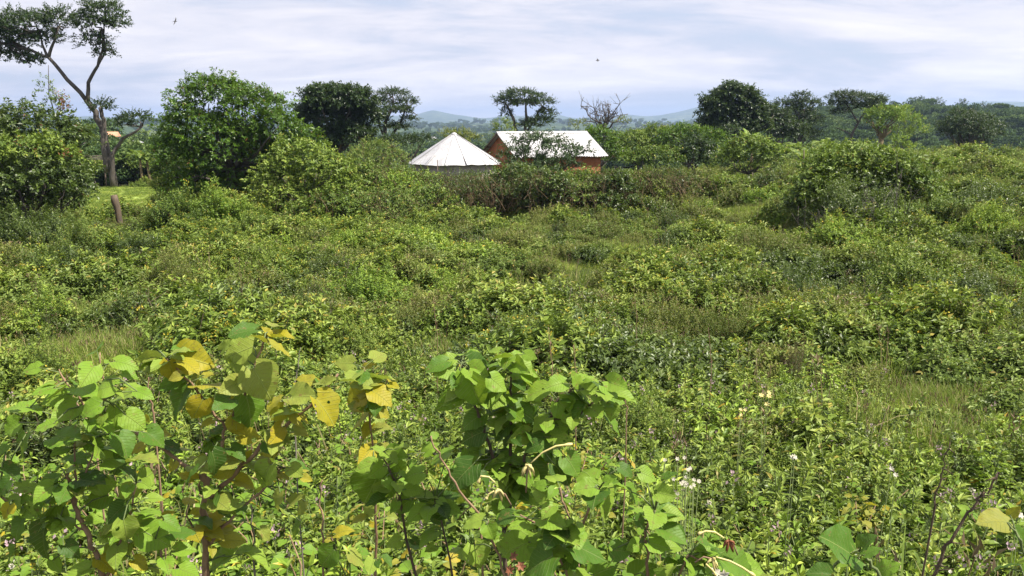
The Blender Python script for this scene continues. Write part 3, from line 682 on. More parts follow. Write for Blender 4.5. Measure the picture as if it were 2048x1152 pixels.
tree('spreading_tree', 'low dark spreading tree between umbrella tree and hut', 'tree', 808, 68, [(800, 285, 46, 14), (845, 280, 24, 9), (770, 290, 24, 12)], 'flat', 1.3, .9, .16, seed=17)
tree('umbrella_tree', 'umbrella tree standing alone behind the white roofed house', 'tree', 1045, 82,
     [(1045, 190, 40, 9), (1012, 202, 28, 10), (1082, 205, 28, 11), (1050, 208, 40, 8), (1095, 225, 20, 8), (1080, 242, 30, 10), (1012, 228, 12, 12), (1060, 250, 28, 8)], 'flat', 1.35, .95, .25,
     limbs=[([(1040, 320), (1035, 270), (1022, 225), (1010, 205)], .24, .07), ([(1050, 320), (1050, 268), (1053, 225), (1050, 200)], .22, .07), ([(1050, 268), (1068, 240), (1085, 212)], .13, .05)], seed=18)
tree('leafy_tree', 'small light green tree at the foot of the lone umbrella tree', 'tree', 1005, 72, [(1005, 258, 22, 22), (1015, 280, 28, 18)], 'pale', 1.1, .9, .1, seed=19)
tree('dry_crown_tree', 'low brownish green crown peeping over the hut roof', 'tree', 915, 62, [(915, 270, 34, 10), (940, 280, 24, 8)], 'olive', 1.2, .9, .12, seed=20)
tree('pinnate_tree', 'slender grey green tree with feathery fronds in front of the house', 'tree', 1090, 41,
     [(1040, 300, 26, 22), (1072, 290, 36, 26), (1110, 300, 30, 24), (1060, 325, 48, 22), (1120, 330, 40, 24), (1150, 305, 20, 10), (1090, 360, 62, 30), (1170, 300, 12, 6), (1010, 315, 14, 8), (1060, 350, 50, 26)], 'pinnate', 1.1, 1.05, .09, seed=21, forkz=.25, twigs=4)
# bare tree
def bare_tree(name, label, px, y, tips, base_py, seed, col='bark_dark'):
    rng = np.random.default_rng(seed); bx = W(px, 245, y)[0]; base = np.array([bx, y, float(gz(bx, y))]); root = empty(name, base, label, 'tree'); tr = MB(); br = MB()
    fork = W(px, base_py, y); tr.tube(limb_path(rng, base, fork, 5, .03, 0), np.linspace(.22, .15, 5), col, 7); tr.build('trunk', root, base)
    for (tx, ty) in tips:
        t = W(tx, ty, y + rng.normal() * 1.2); p = limb_path(rng, fork, t, 7, .05, -.06); br.tube(p, np.linspace(.11, .03, 7), col, 5)
        for k in range(9):
            q = p[rng.integers(2, 7)]; e = q + rnd(rng, 1)[0] * .55 + np.array([0, 0, .45]); br.tube([q, (q + e) / 2 + rnd(rng, 1)[0] * .06, e], [.035, .028, .015], col, 4)
            for j in range(2):
                e2 = e + rnd(rng, 1)[0] * .28 + np.array([0, 0, .2]); br.tube([(q + e) / 2, e2], [.02, .01], col, 3)
    br.build('branches', root, base)
bare_tree('bare_tree', 'leafless grey tree right of the lone umbrella tree', 1208, 84,
          [(1162, 212), (1178, 225), (1190, 218), (1205, 212), (1222, 208), (1240, 203), (1236, 225), (1170, 240), (1256, 228), (1215, 225)], 262, 22)
tree('dry_crown_tree', 'thin reddish crown left of the leafless tree', 'tree', 1155, 80, [(1155, 252, 24, 14), (1245, 242, 20, 8)], 'olive', .5, .8, .1, seed=23)
for i, (lab, px, y, bl, kd) in enumerate([
    ('bushy tree right behind the house roof with dark lower leaves', 1200, 60, [(1200, 280, 36, 24), (1215, 305, 34, 28), (1185, 268, 18, 12)], 'mango'),
    ('rounded bushy tree between the house and the dark tall tree, orange flush on top', 1270, 63, [(1270, 290, 50, 30), (1250, 315, 40, 24), (1320, 275, 44, 24), (1310, 300, 46, 28)], 'loose'),
    ('broad bright bushy tree left of the tall dark tree', 1380, 60, [(1370, 275, 54, 24), (1345, 290, 40, 28), (1420, 290, 40, 28)], 'mango'),
    ('ball shaped very dark small tree in front of the broad bushy tree', 1392, 50, [(1392, 302, 38, 30), (1385, 318, 34, 22)], 'dense'),
    ('dark rounded shrub tree with banana leaves above it', 1500, 46, [(1500, 305, 54, 34), (1475, 325, 40, 30), (1535, 325, 30, 28)], 'loose')]):
    tree('bushy_tree', lab, 'tree', px, y, bl, kd, 1.15, .85, .14, seed=30 + i, extra=orange_tips if i == 1 else None)
tree('round_tree', 'tall very dark round tree on the skyline right of the house', 'tree', 1465, 82,
     [(1465, 195, 40, 26), (1435, 215, 34, 30), (1500, 215, 34, 30), (1465, 240, 62, 36), (1420, 255, 26, 24), (1515, 250, 26, 28), (1465, 272, 56, 26)], 'dense', 1.9, 1.0, .4, seed=40)
tree('layered_tree', 'dark tree with a pointed layered top right of the tall round tree', 'tree', 1602, 98,
     [(1603, 195, 18, 10), (1612, 208, 34, 9), (1595, 222, 34, 10), (1610, 245, 34, 18), (1570, 208, 22, 8), (1600, 272, 40, 20)], 'flat', 1.4, 1.1, .3, seed=41)
tree('dense_tree', 'lower dark tree filling the gap right beside the tall round tree', 'tree', 1560, 90, [(1555, 238, 32, 20), (1565, 265, 44, 24), (1540, 222, 14, 10)], 'dense', 1.1, 1.0, .25, seed=42)
tree('umbrella_tree', 'umbrella tree with a leaning forked stem before the wooded hill', 'tree', 1700, 98,
     [(1690, 190, 26, 6), (1715, 196, 44, 7), (1752, 203, 22, 8), (1690, 207, 32, 8), (1735, 214, 34, 7), (1680, 224, 20, 8), (1765, 216, 14, 6)], 'flat', 1.4, 1.0, .25,
     limbs=[([(1702, 310), (1704, 270), (1716, 245), (1735, 215)], .22, .07), ([(1716, 245), (1704, 225), (1692, 205)], .12, .05), ([(1704, 270), (1690, 262), (1672, 255)], .1, .05)], seed=43)
tree('umbrella_tree', 'dark wide umbrella tree standing in front of the hill near the photo edge', 'tree', 1942, 82,
     [(1925, 228, 26, 7), (1945, 240, 42, 8), (1905, 250, 30, 9), (1970, 252, 34, 8), (1940, 265, 48, 12), (1985, 268, 20, 6), (1940, 284, 34, 12), (1890, 262, 16, 6)], 'flat', 1.5, 1.0, .25, seed=44)
tree('feathery_tree', 'light yellow green feathery tree beside the drooping palm', 'tree', 1815, 92, [(1800, 225, 26, 14), (1820, 245, 30, 20), (1800, 268, 28, 18), (1835, 262, 22, 14)], 'bright', .8, 1.0, .12, seed=45)
tree('small_tree', 'small fresh green tree at the foot of the feathery tree', 'tree', 1800, 74, [(1800, 285, 18, 14), (1810, 295, 20, 10)], 'bright', 1.1, .9, .08, seed=46)

# drooping palm-like tree
def frond_plant(name, label, cat, px, y, top_py, nfr, frlen, frw, mat, stemr, stemmat, group=None, seed=0, droop=.9, split=True, multi=1, upright=.9):
    rng = np.random.default_rng(seed); bx = W(px, 245, y)[0]; base = np.array([bx, y, float(gz(bx, y))]); top = W(px, top_py, y)[2]
    root = empty(name, base, label, cat, group); st, fr = MB(), MB()
    for q in range(multi):
        b0 = base + np.array([rng.normal() * .25 * (multi > 1), rng.normal() * .25 * (multi > 1), 0]); tp = np.array([b0[0] + rng.normal() * .1, b0[1], top - (frlen * .45 * upright) - rng.random() * .3 * (multi > 1)])
        st.tube([b0, (b0 + tp) / 2, tp], [stemr * 1.3, stemr, stemr * .7], stemmat, 8)
        for k in range(nfr):
            a = k * 2.4 + rng.random() * .4; el = upright * (0.35 + .65 * (k / nfr)) ; d0 = np.array([math.cos(a), math.sin(a), el * 1.7]); d0 = d0 / np.linalg.norm(d0)
            n = 9; pts = [tp]; d = d0.copy(); L = frlen * (.8 + .4 * rng.random())
            for i in range(n): d = d + np.array([0, 0, -droop * (.06 + .035 * i)]); d /= np.linalg.norm(d); pts.append(pts[-1] + d * L / n)
            pts = np.array(pts); fr.tube(pts, np.linspace(.03, .008, n + 1), mat, 3, False)
            tg = nrm(np.gradient(pts, axis=0)); sd = nrm(np.cross(tg, [0, 0, 1.0])); up = np.cross(sd, tg)
            if split:
                m = 26; t = np.linspace(.12, 1, m) * n; P = np.stack([np.interp(t, np.arange(n + 1), pts[:, j]) for j in range(3)], 1); T = np.stack([np.interp(t, np.arange(n + 1), tg[:, j]) for j in range(3)], 1); Sd = np.stack([np.interp(t, np.arange(n + 1), sd[:, j]) for j in range(3)], 1)
                for sg in (-1, 1): leaves(fr, P, Sd * sg + T * .7 + np.array([0, 0, -.5]) + rnd(rng, m) * .12, np.tile([0, 0, 1.0], (m, 1)) + T, frw * 2.2, .05, .45 + .3 * rng.random(m), mat, BLA)
            else:                       # banana blade: broad, folded, torn across
                m = 14; t = np.linspace(.1, 1, m); wd = frw * np.sin(np.pi * np.clip(t * .93 + .07, 0, 1)) ** .6
                ti = t * n; P = np.stack([np.interp(ti, np.arange(n + 1), pts[:, j]) for j in range(3)], 1); Sd = np.stack([np.interp(ti, np.arange(n + 1), sd[:, j]) for j in range(3)], 1); U = np.stack([np.interp(ti, np.arange(n + 1), up[:, j]) for j in range(3)], 1)
                for sg in (-1, 1):
                    for i in range(m - 1):
                        gap = .85 if rng.random() < .3 else 1.0; dr = -.25 * rng.random() * wd[i]
                        q = [P[i], P[i] + (P[i + 1] - P[i]) * gap, P[i] + (P[i + 1] - P[i]) * gap + Sd[i] * sg * wd[i + 1] * .5 + U[i] * (.12 * wd[i]) + [0, 0, dr], P[i] + Sd[i] * sg * wd[i] * .5 + U[i] * (.12 * wd[i]) + [0, 0, dr]]
                        fr.add(q, [(0, 1, 2), (0, 2, 3)], mat, .35 + .45 * rng.random())
    st.build('trunk' if split else 'stem', root, base); fr.build('fronds' if split else 'leaves', root, base)
tree('drooping_tree', 'light green tree with drooping tufts on a brown stem before the hill', 'tree', 1770, 84, [(1768, 226, 34, 13), (1748, 242, 16, 18), (1785, 240, 24, 14), (1770, 236, 30, 12), (1755, 258, 10, 10)], 'bright', 1.3, 1.2, .3, seed=50, bark='banana_stem', forkz=.62)
frond_plant('banana_plant', 'banana clump beyond the small lawn at the tallest tree', 'banana plant', 278, 66, 300, 8, 1.8, .45, 'leaf_pale', .12, 'banana_stem', seed=51, split=False, multi=2, droop=.8)
frond_plant('banana_plant', 'banana plant lifting bright blades over the dark rounded shrub tree', 'banana plant', 1508, 56, 268, 7, 1.6, .5, 'leaf_bright', .1, 'banana_stem', seed=52, split=False, multi=1, droop=.4, upright=1.2)
for i, (px, y, tpy, lab) in enumerate([(1572, 60, 282, 'pale banana plant nearest the dark rounded shrub tree'), (1603, 62, 280, 'pale banana plant under the pointed layered tree'), (1640, 66, 276, 'pale banana plant left of the leaning umbrella tree'),
                                       (1672, 62, 282, 'pale banana plant below the leaning umbrella tree'), (1608, 50, 300, 'drooping banana plant with a bare thin stem by the grass gap')]):
    frond_plant('banana_plant', lab, 'banana plant', px, y, tpy, 8, 1.7, .4, 'leaf_pale', .1, 'banana_stem', 'banana plants in the grove', 53 + i, .9, False, 2 if i < 4 else 1)

for i, (px, y, bl, lab) in enumerate([(262, 70, [(250, 325, 26, 14), (290, 332, 26, 14)], 'low bushes behind the tallest tree under the banana clump'), (180, 68, [(178, 335, 24, 18)], 'low bush behind the plank stack'),
        (1600, 55, [(1600, 318, 24, 16)], 'low pale bush under the banana grove'), (1330, 47, [(1320, 318, 40, 22), (1280, 322, 34, 20)], 'bush behind the hedge under the rounded bushy tree'), (1440, 52, [(1440, 325, 26, 20)], 'bush between the ball shaped tree and the dark rounded shrub tree')]):
    tree('low_bush', lab, 'bush', px, y, bl, 'loose' if i != 2 else 'pale', 1.1, .8, .06, seed=90 + i)

tree('orchard_tree', 'dark lower mass of leaves under the yellow green crown at the photo edge', 'tree', 70, 27.5, [(60, 365, 95, 45), (140, 370, 40, 38), (-20, 370, 70, 50), (20, 405, 80, 34), (115, 408, 60, 28)], 'shade', 1.2, .75, .1, seed=11)
# skyline trees on the hill
for i, (px, py, rx, ry, lab) in enumerate([(1838, 205, 14, 10, 'dark round tree standing up from the hill crest'), (1868, 206, 16, 9, 'grey crowned tree right of the round one on the hill crest'),
        (1925, 208, 9, 9, 'small dark tree on the crest above the wide umbrella tree'), (1655, 200, 7, 8, 'small tree on the crest left of the leaning umbrella tree'), (1968, 214, 12, 7, 'low tree far along the hill crest'), (1545, 212, 10, 6, 'small dark crown on the crest beside the tall round tree')]):
    tree('hill_tree', lab, 'tree', px, 430, [(px, py, rx, ry), (px + 3, py + ry, rx * .8, ry * .8)], 'dense', .35, 3.2, .25, group='trees on the hill crest', seed=60 + i, twigs=2)

# ------------------------------------------------------------ shrubs that can be told apart
SHR = {   # twigs, leaves/twig, leaf len, leaf width, twig len, material, up, droop, kwargs
    'green': (300, 13, .080, .046, .24, 'leaf_green', .55, .25, {}),
    'olive': (300, 15, .070, .030, .26, 'leaf_olive', .85, .10, dict(heads=('dry_brown', 40, .022), dry=4)),
    'bright': (240, 12, .110, .052, .26, 'leaf_bright', .6, .40, {}),
    'dark': (300, 13, .080, .046, .24, 'leaf_mid', .45, .25, {}),
    'dry': (260, 12, .07, .028, .30, 'leaf_mid', 1.0, .1, dict(heads=('dry_brown', 170, .04), dry=70)),
    'pale': (250, 12, .105, .044, .26, 'leaf_pale', .6, .45, {}),
    'tall': (260, 12, .125, .050, .30, 'leaf_green', .7, .45, dict(hollow=.3, heads=('leaf_yellow', 14, .05))),
}
PROTO = {}
def shrub_meshes(kind, var, asp, size=1.0):
    """kind, seed variant, height / radius"""
    key = (kind, var, asp, size)
    if key not in PROTO:
        ntw, nl, ll, lw, tl, mat, up, dr, kw = SHR[kind]; k = size ** 1.6
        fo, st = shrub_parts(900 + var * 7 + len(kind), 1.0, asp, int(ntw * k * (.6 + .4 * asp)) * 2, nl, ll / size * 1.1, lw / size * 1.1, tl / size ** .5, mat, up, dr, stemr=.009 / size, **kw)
        PROTO[key] = (fo.mesh(kind + '_shrub_foliage'), st.mesh(kind + '_shrub_stems'))
    return PROTO[key]
def shrub(name, label, kind, px, top_py, y, w_px, var=0, group=None, rot=None, base_h=None, size=None, cat='shrub'):
    bx = W(px, 400, y)[0]; zb = float(gz(bx, y)); top = W(px, top_py - (10 if 'hedge' in name else 4), y)[2]; h = max(.35, top - zb); r = w_px * S(y) / 2
    asp = min(2.2, max(.5, round(h / r * 3) / 3)); size = size or (1.0 if r < 1.2 else 1.6)
    fm, sm = shrub_meshes(kind, var, asp, size)
    root = empty(name, (bx, y, zb), label, cat, group); root.rotation_euler = (0, 0, (px * 7.13) % 6.28 if rot is None else rot)
    root.scale = (r / 1.05, r / 1.05, h / asp / .98)
    for nm, me in (('foliage', fm), ('stems', sm)):
        o = bpy.data.objects.new(nm, me); COL.objects.link(o); o.parent = root
    return root
H = 'hedge shrubs along the far side of the field'
for a in [
    # px, top_py, y, width, kind, var, label
    (700, 330, 36, 120, 'tall', 0, 'tall leafy shrub right of the light green leaning tree'),
    (748, 285, 44, 120, 'pale', 1, 'pale green rounded shrub below the umbrella tree by the dark round tree'),
    (820, 345, 38, 100, 'green', 2, 'green shrub under the left eave of the hut'),
    (905, 352, 37, 110, 'dry', 0, 'brown stemmed shrub right in front of the hut wall'),
    (970, 352, 35, 110, 'dry', 1, 'brown dry shrub below the right eave of the hut'),
    (1030, 335, 36, 110, 'dark', 0, 'dark shrub below the left gable of the house'),
    (1130, 352, 35, 120, 'green', 1, 'shrub at the foot of the feathery tree'),
    (1195, 350, 36, 110, 'dry', 2, 'brown stemmed shrub below the right corner of the house'),
    (1250, 350, 38, 110, 'green', 3, 'green shrub just right of the house corner'),
    (1330, 338, 37, 120, 'dry', 3, 'tall brown dry shrub below the ball shaped dark tree'),
    (1395, 345, 38, 110, 'olive', 1, 'olive shrub left of the dark rounded shrub tree'),
    (1455, 355, 37, 100, 'green', 0, 'green shrub under the dark rounded shrub tree'),
    (868, 350, 40, 80, 'green', 3, 'green shrub between the hut shrubs under the left roof edge'),
    (938, 352, 39, 90, 'dark', 1, 'dark shrub hiding the lower hut wall'),
    (1005, 345, 38, 70, 'green', 0, 'green shrub hiding the corner between hut and house'),
    (1085, 342, 34, 110, 'dark', 2, 'dark shrub in front of the feathery tree stem'),
    (1165, 345, 36, 90, 'green', 2, 'green shrub hiding the right end of the house wall'),
    (1225, 344, 35, 90, 'dark', 1, 'dark shrub just below the orange house corner'),
    (1290, 345, 36, 100, 'olive', 0, 'olive shrub between the house corner and the tall brown shrub'),
    (795, 350, 36, 100, 'bright', 2, 'bright shrub left of the hut shrubs'),
    (1545, 350, 36, 70, 'dark', 3, 'dark shrub at the left of the grass gap'),
    (660, 385, 31, 130, 'tall', 1, 'leafy shrub with yellow tips below the leaning tree'),
    (770, 385, 31, 130, 'pale', 0, 'pale shrub in front of the hedge left of the hut'),
    (860, 380, 33, 100, 'tall', 2, 'drooping shrub left of the brown stemmed hut shrub'),
    (1600, 345, 40, 90, 'pale', 2, 'pale shrub by the grass gap under the banana grove'),
    (1665, 320, 34, 110, 'green', 2, 'green shrub on the left shoulder of the big dome shrub')]:
    KM = {'tall': 'loose', 'pale': 'pale', 'green': 'loose', 'dry': 'brush', 'dark': 'shade', 'olive': 'olive', 'bright': 'bright'}
    px_, tp, y_, w_, kd = a[0], a[1], a[2], a[3], a[4]
    def brown(cb, rng, blobs, n=26 if kd == 'dry' else 9):
        for c, r in blobs:
            for q in range(n):
                p = c + rnd(rng, 1)[0] * r * [.7, .7, .1]; p[1] -= abs(rng.normal()) * r[1] * .5; e = p + [rng.normal() * .35, rng.normal() * .25, r[2] * (.4 + .7 * rng.random())]; p = p - [rng.normal() * .3, 0, r[2] * (.4 + .8 * rng.random())]; md = (p + e) / 2 + rnd(rng, 1)[0] * .14
                cb.tube([p, (p + md) / 2 + rnd(rng, 1)[0] * .05, md, (md + e) / 2 + rnd(rng, 1)[0] * .05, e], [.010, .009, .008, .006, .003], 'dry_brown', 3, False)
                for z_ in range(3): q2 = md + (e - md) * rng.random(); cb.tube([q2, q2 + rnd(rng, 1)[0] * .2 + [0, 0, .05]], [.006, .002], 'dry_brown', 3, False)
            m = n * 22; d = nrm(rnd(rng, m)); leaves(cb, c + d * r * .95, rnd(rng, m), rnd(rng, m), .09, .04, rng.random(m), 'dry_brown')
    tree('hedge_shrub', a[6], 'shrub', px_, y_, [(px_, tp + 22, w_ * .42, 26), (px_ - .22 * w_, tp + 46, w_ * .40, 30), (px_ + .25 * w_, tp + 42, w_ * .38, 28), (px_ + .03 * w_, tp + 66, w_ * .5, 26)],
         KM[kd], 1.15 if kd != 'dry' else .8, .68, .05, group=H, seed=200 + px_, forkz=.2, depth=.8, trunkname='stems', crownname='foliage', extra=brown, twigs=4)
tree('dome_shrub', 'largest dome shaped bright shrub with a dark hollow right side of the field', 'shrub', 1735, 27, [(1715, 330, 100, 40), (1670, 350, 70, 45), (1775, 352, 68, 45), (1630, 385, 45, 40), (1835, 375, 45, 38)], 'loose', 1.6, .7, .09, seed=71, forkz=.15, depth=1.0, trunkname='stems', crownname='foliage')
tree('dome_shrub', 'dark leaf mass painted as shade in the hollow of the largest dome shrub', 'shrub', 1730, 27.6, [(1710, 385, 100, 44), (1655, 405, 65, 38), (1780, 400, 65, 38), (1610, 412, 40, 28)], 'shade', 1.5, .6, .07, seed=72, forkz=.15, depth=.8, trunkname='stems', crownname='foliage')  # darker leaves put in for the shade inside the dome
shrub('dome_shrub', 'dark leaf mass painted as shade on the underside of the largest dome shrub', 'dark', 1700, 370, 25, 200, 2, size=1.6)  # dark leaf colour stands in for shade under the dome
Fg = 'scrub shrubs across the field'
for a in [
    (95, 432, 24, 170, 'dark', 1, 'dark shrub at the foot of the wide edge tree'),
    (30, 425, 25, 150, 'dark', 0, 'darkest shrub at the photo edge under the wide tree'),
    (150, 440, 22, 100, 'pale', 0, 'light yellow green shrub left of the leaning stump'),
    (350, 395, 29, 150, 'tall', 0, 'tall leafy shrub right of the leaning stump'),
    (430, 380, 30, 130, 'bright', 0, 'bright shrub below the big rounded tree'),
    (520, 430, 27, 150, 'tall', 2, 'leafy shrub below the right skirt of the big rounded tree'),
    (265, 470, 22, 120, 'dark', 2, 'dark green shrub just below the leaning stump'),
    (420, 470, 22, 150, 'tall', 1, 'yellow tipped shrub in the left middle field'),
    (110, 500, 18, 190, 'dark', 1, 'wide dark shrub in the left middle field'),
    (330, 520, 17, 170, 'olive', 0, 'olive shrub above the yellow leaved sapling group'),
    (560, 500, 20, 170, 'green', 0, 'green shrub mound in the left centre of the field'),
    (700, 470, 24, 130, 'bright', 1, 'bright shrub mound below the pale hedge shrub'),
    (640, 520, 18, 120, 'dark', 0, 'dark shrub beside the bright mound'),
    (820, 455, 27, 150, 'green', 1, 'green shrub below the hut shrubs'),
    (930, 560, 16, 150, 'bright', 1, 'yellow green shrub mound in the middle of the field'),
    (720, 550, 15, 190, 'bright', 2, 'broad yellow green shrub left of the middle mound'),
    (590, 600, 13.5, 170, 'dark', 2, 'dark shrub above the topmost yellow sapling leaves'),
    (1030, 470, 25, 170, 'olive', 1, 'olive shrub under the dark hedge shrub'),
    (1190, 455, 27, 160, 'olive', 2, 'olive shrub under the brown corner shrub'),
    (1360, 470, 24, 120, 'dark', 1, 'small dark shrub with a brown stem in the upper field'),
    (1240, 560, 16, 110, 'dark', 0, 'dark stemmed bush right of the middle mound'),
    (1100, 590, 14, 220, 'olive', 0, 'wide brown flecked shrub above the lime leaved sapling'),
    (1340, 620, 13, 220, 'olive', 3, 'wide olive shrub right of the brown flecked one'),
    (1540, 480, 21, 230, 'olive', 2, 'olive mound shrub in the right middle field'),
    (1590, 545, 16.5, 200, 'dark', 1, 'dark gap shrub below the olive mound'),
    (1690, 450, 22, 160, 'bright', 0, 'tall bright shrub below the big dome shrub'),
    (1850, 400, 26, 190, 'green', 2, 'green shrub right of the big dome shrub'),
    (1960, 380, 28, 180, 'dark', 2, 'dark shrub at the photo edge above the yellow patch'),
    (1985, 430, 23, 150, 'bright', 3, 'bright yellow green shrub at the field edge'),
    (1930, 330, 38, 180, 'pale', 1, 'pale shrub on the rise under the wide umbrella tree'),
    (2020, 330, 36, 160, 'green', 0, 'green shrub on the rise at the photo edge'),
    (1860, 310, 40, 150, 'pale', 2, 'light shrub on the rise behind the big dome shrub'),
    (1840, 520, 17, 220, 'green', 1, 'broad green shrub in the right field'),
    (1960, 560, 15, 200, 'dark', 0, 'dark broad shrub at the right field edge'),
    (1690, 600, 14, 200, 'olive', 0, 'olive shrub below the dark gap shrub'),
    (1870, 650, 12, 240, 'olive', 1, 'largest brown flecked shrub in the right field'),
    (1480, 640, 12.5, 190, 'olive', 2, 'olive shrub left of the thin brown stem cluster'),
    (60, 600, 13.5, 150, 'bright', 3, 'yellow green weed shrub at the left field edge'),
    (50, 690, 9.5, 170, 'green', 2, 'green shrub at the photo edge above the left sapling'),
    (820, 620, 13, 150, 'olive', 3, 'olive shrub left of the wide brown flecked shrub'),
    (700, 660, 11, 150, 'green', 3, 'green shrub behind the small yellow sapling'),
    (1620, 715, 9.5, 80, 'dry', 1, 'small cluster of thin brown stems in the right field'),
    (1300, 790, 6.5, 160, 'green', 1, 'green weed shrub right of the lime leaved sapling'),
    (1040, 640, 11, 130, 'green', 0, 'green shrub behind the top of the lime leaved sapling'),
]:
    shrub('scrub_shrub', a[6], a[4], a[0], a[1], a[2], a[3], a[5], Fg, size=1.6 if a[2] < 30 else 1.6)

# fallen / bare branch clusters by the dome shrub
def bare_sticks(label, px, py, y, w, h, n, seed):
    rng = np.random.default_rng(seed); c = W(px, py, y); mb = MB(); b0 = np.array([c[0], c[1], float(gz(c[0], c[1]))]); sc = S(y)
    for i in range(n):
        t = c + np.array([rng.normal() * w * sc * .5, rng.normal() * .3, abs(rng.normal()) * h * sc * .6]); p = limb_path(rng, b0 + rng.normal(size=3) * [.15, .15, 0], t, 6, .06, -.05)
        mb.tube(p, np.linspace(.013, .005, 6), 'bark_dark', 4)
        for k in range(3): q = p[rng.integers(2, 6)]; mb.tube([q, q + rnd(rng, 1)[0] * .16 + [0, 0, .14]], [.008, .004], 'bark_dark', 3)
    o = mb.build('bare_branches', None, b0); tag(o, label, 'branches')
bare_sticks('grey leafless branches poking out below the big dome shrub', 1745, 420, 22.5, 60, 60, 9, 1)
bare_sticks('second tangle of grey twigs left below the big dome shrub', 1630, 440, 22.5, 40, 40, 7, 2)
bare_sticks('pale tall twigs right of the dark hollow of the dome shrub', 1795, 390, 23, 14, 60, 6, 3)

# stump, stakes, planks, lawn
def stump():
    y = 31.0; b0 = W(243, 440, y); b0[2] = min(b0[2], float(gz(b0[0], y))) - .1; top = W(228, 390, y); mb = MB()
    n = 8; P = np.linspace(b0, top, n); P[:, 0] += .02 * np.sin(np.arange(n) * 1.7); mb.tube(P, [.14, .13, .125, .12, .12, .13, .145, .12], 'stump_wood', 12); o = mb.build('tree_stump', None, b0); tag(o, 'cut leaning brown stump at the edge of the small lawn', 'stump')
stump()
for i, (px, py0, py1, y, dx, lab) in enumerate([(160, 410, 378, 34, 8, 'thin leaning stake left of the brown stump'), (1505, 385, 345, 40, 0, 'thin dark stake standing below the dark rounded shrub tree'), (873, 350, 320, 44, -2, 'thin stake in front of the hut wall'), (1608, 330, 300, 44, 0, 'thin pale stake under the banana grove')]):
    b0 = W(px, py0, y); b0[2] = float(gz(b0[0], y)); t = W(px - dx, py1, y); mb = MB(); mb.tube([b0, (b0 + t) / 2 + [.03, 0, 0], t], [.035, .03, .025], 'timber_dark', 6); tag(mb.build('wooden_stake', None, b0), lab, 'stake')
def planks():
    y = 63.0; c = W(182, 318, y); zb = float(gz(c[0], y)); root = empty('timber_stack', (c[0], y, zb), 'stack of grey planks on posts left of the tallest tree', 'planks'); rng = np.random.default_rng(3)
    top = c[2] - zb
    for k in range(5):
        m = MB(); m.box((rng.normal() * .1, -.3 + .15 * k, top + .12 * (k % 3)), (2.6, .14, .06), 'plank_grey', rng.normal() * .05, rng.normal() * .03); m.build('plank', root)
    for sx in (-1, 1):
        m = MB(); m.tube([(sx, 0, -.1), (sx, 0, top - .04)], .06, 'timber_dark', 6); m.build('post', root)
planks()
def lawn():
    mb = MB(); nx, ny = 40, 50; u = np.linspace(0, 1, nx); vv = np.linspace(0, 1, ny); V = []
    for b_ in vv:
        y = 30 + b_ * 34
        for a in u:
            x = W(130 + 230 * a, 400, y)[0]; V.append((x, y, float(gz(x, y)) + .02))
    f = []
    for i in range(ny - 1):
        for j in range(nx - 1): p = i * nx + j; f += [(p, p + 1, p + nx + 1), (p, p + nx + 1, p + nx)]
    mb.add(V, f, 'lawn', smooth=True); tag(mb.build('lawn'), 'small sunlit lawn under the tallest tree', None, None, 'structure')
b = NB('lawn'); pos = b.node('ShaderNodeNewGeometry').outputs['Position']; n_ = b.noise(pos, 3, 6, .7); n2_ = b.noise(pos, .5, 4)
c_ = b.ramp(n_, [(.3, (.15, .21, .035)), (.5, (.25, .33, .06)), (.7, (.36, .43, .09))]); c_ = b.mix(b.ramp(n2_, [(.5, 0), (.7, .45)]), c_, (.20, .16, .09, 1))
b.done(b.node('ShaderNodeBsdfPrincipled', {'Base Color': c_, 'Roughness': .9, 'Normal': b.node('ShaderNodeBump', {'Height': n_, 'Strength': .8, 'Distance': .05}).outputs[0]}).outputs[0])
lawn()

# ------------------------------------------------------------ undergrowth (stuff)
R0 = np.random.default_rng(77)
def und_meshes():
    L = []
    for k, (kind, asp) in enumerate([('green', .8), ('green', .66), ('olive', .9), ('olive', .8), ('bright', .7), ('dark', .8), ('pale', .8), ('dry', .9), ('tall', 1.1), ('shade2', .9)]):
        ntw, nl, ll, lw, tl, mat, up, dr, kw = SHR[kind if kind != 'shade2' else 'bright']; mat = mat if kind != 'shade2' else 'leaf_green'
        fo, st = shrub_parts(300 + k, .55, .55 * asp, int(ntw * 1.15), nl, ll * .86, lw * .86, tl * .8, mat, up, dr, **dict(kw, dry=8 if kind == 'dry' else 0, heads=(kw['heads'][0], 26, .026) if 'heads' in kw else None))
        fo2 = fo
        for v_, f_, m_, t_ in zip(st.v, st.f, st.m, st.t): fo2.add(v_, f_ - f_.min(), 'stem_dark', .5)
        L.append(fo2)
    return L
und = proto_set('undergrowth_plants', und_meshes())
def wedge(n, y0, y1, power, seed, amax=.66):
    r = np.random.default_rng(seed); u = r.random(n); p = 2 - power; R = (y0 ** p + u * (y1 ** p - y0 ** p)) ** (1 / p) if abs(p) > 1e-6 else y0 * (y1 / y0) ** u
    a = (r.random(n) * 2 - 1) * amax; x = R * np.sin(a); y = R * np.cos(a); return x, y, r
def pix(x, y, z):
    d = np.stack([x, y, z - CAMZ], -1); f = d @ FWD; return 1024 + d[..., 0] / f * F, 576 - (d @ UPV) / f * F
GR = [(230, 690, 170, 40, .85), (130, 640, 90, 25, .5), (1850, 810, 210, 45, .9), (1480, 745, 130, 30, .5), (1240, 480, 110, 25, .7), (1080, 500, 60, 20, .7), (1500, 395, 60, 30, .8), (880, 520, 60, 25, .5),
      (900, 740, 90, 40, .4), (430, 590, 90, 25, .5), (1990, 900, 120, 60, .6), (420, 640, 80, 25, .5), (1900, 720, 80, 20, .4)]
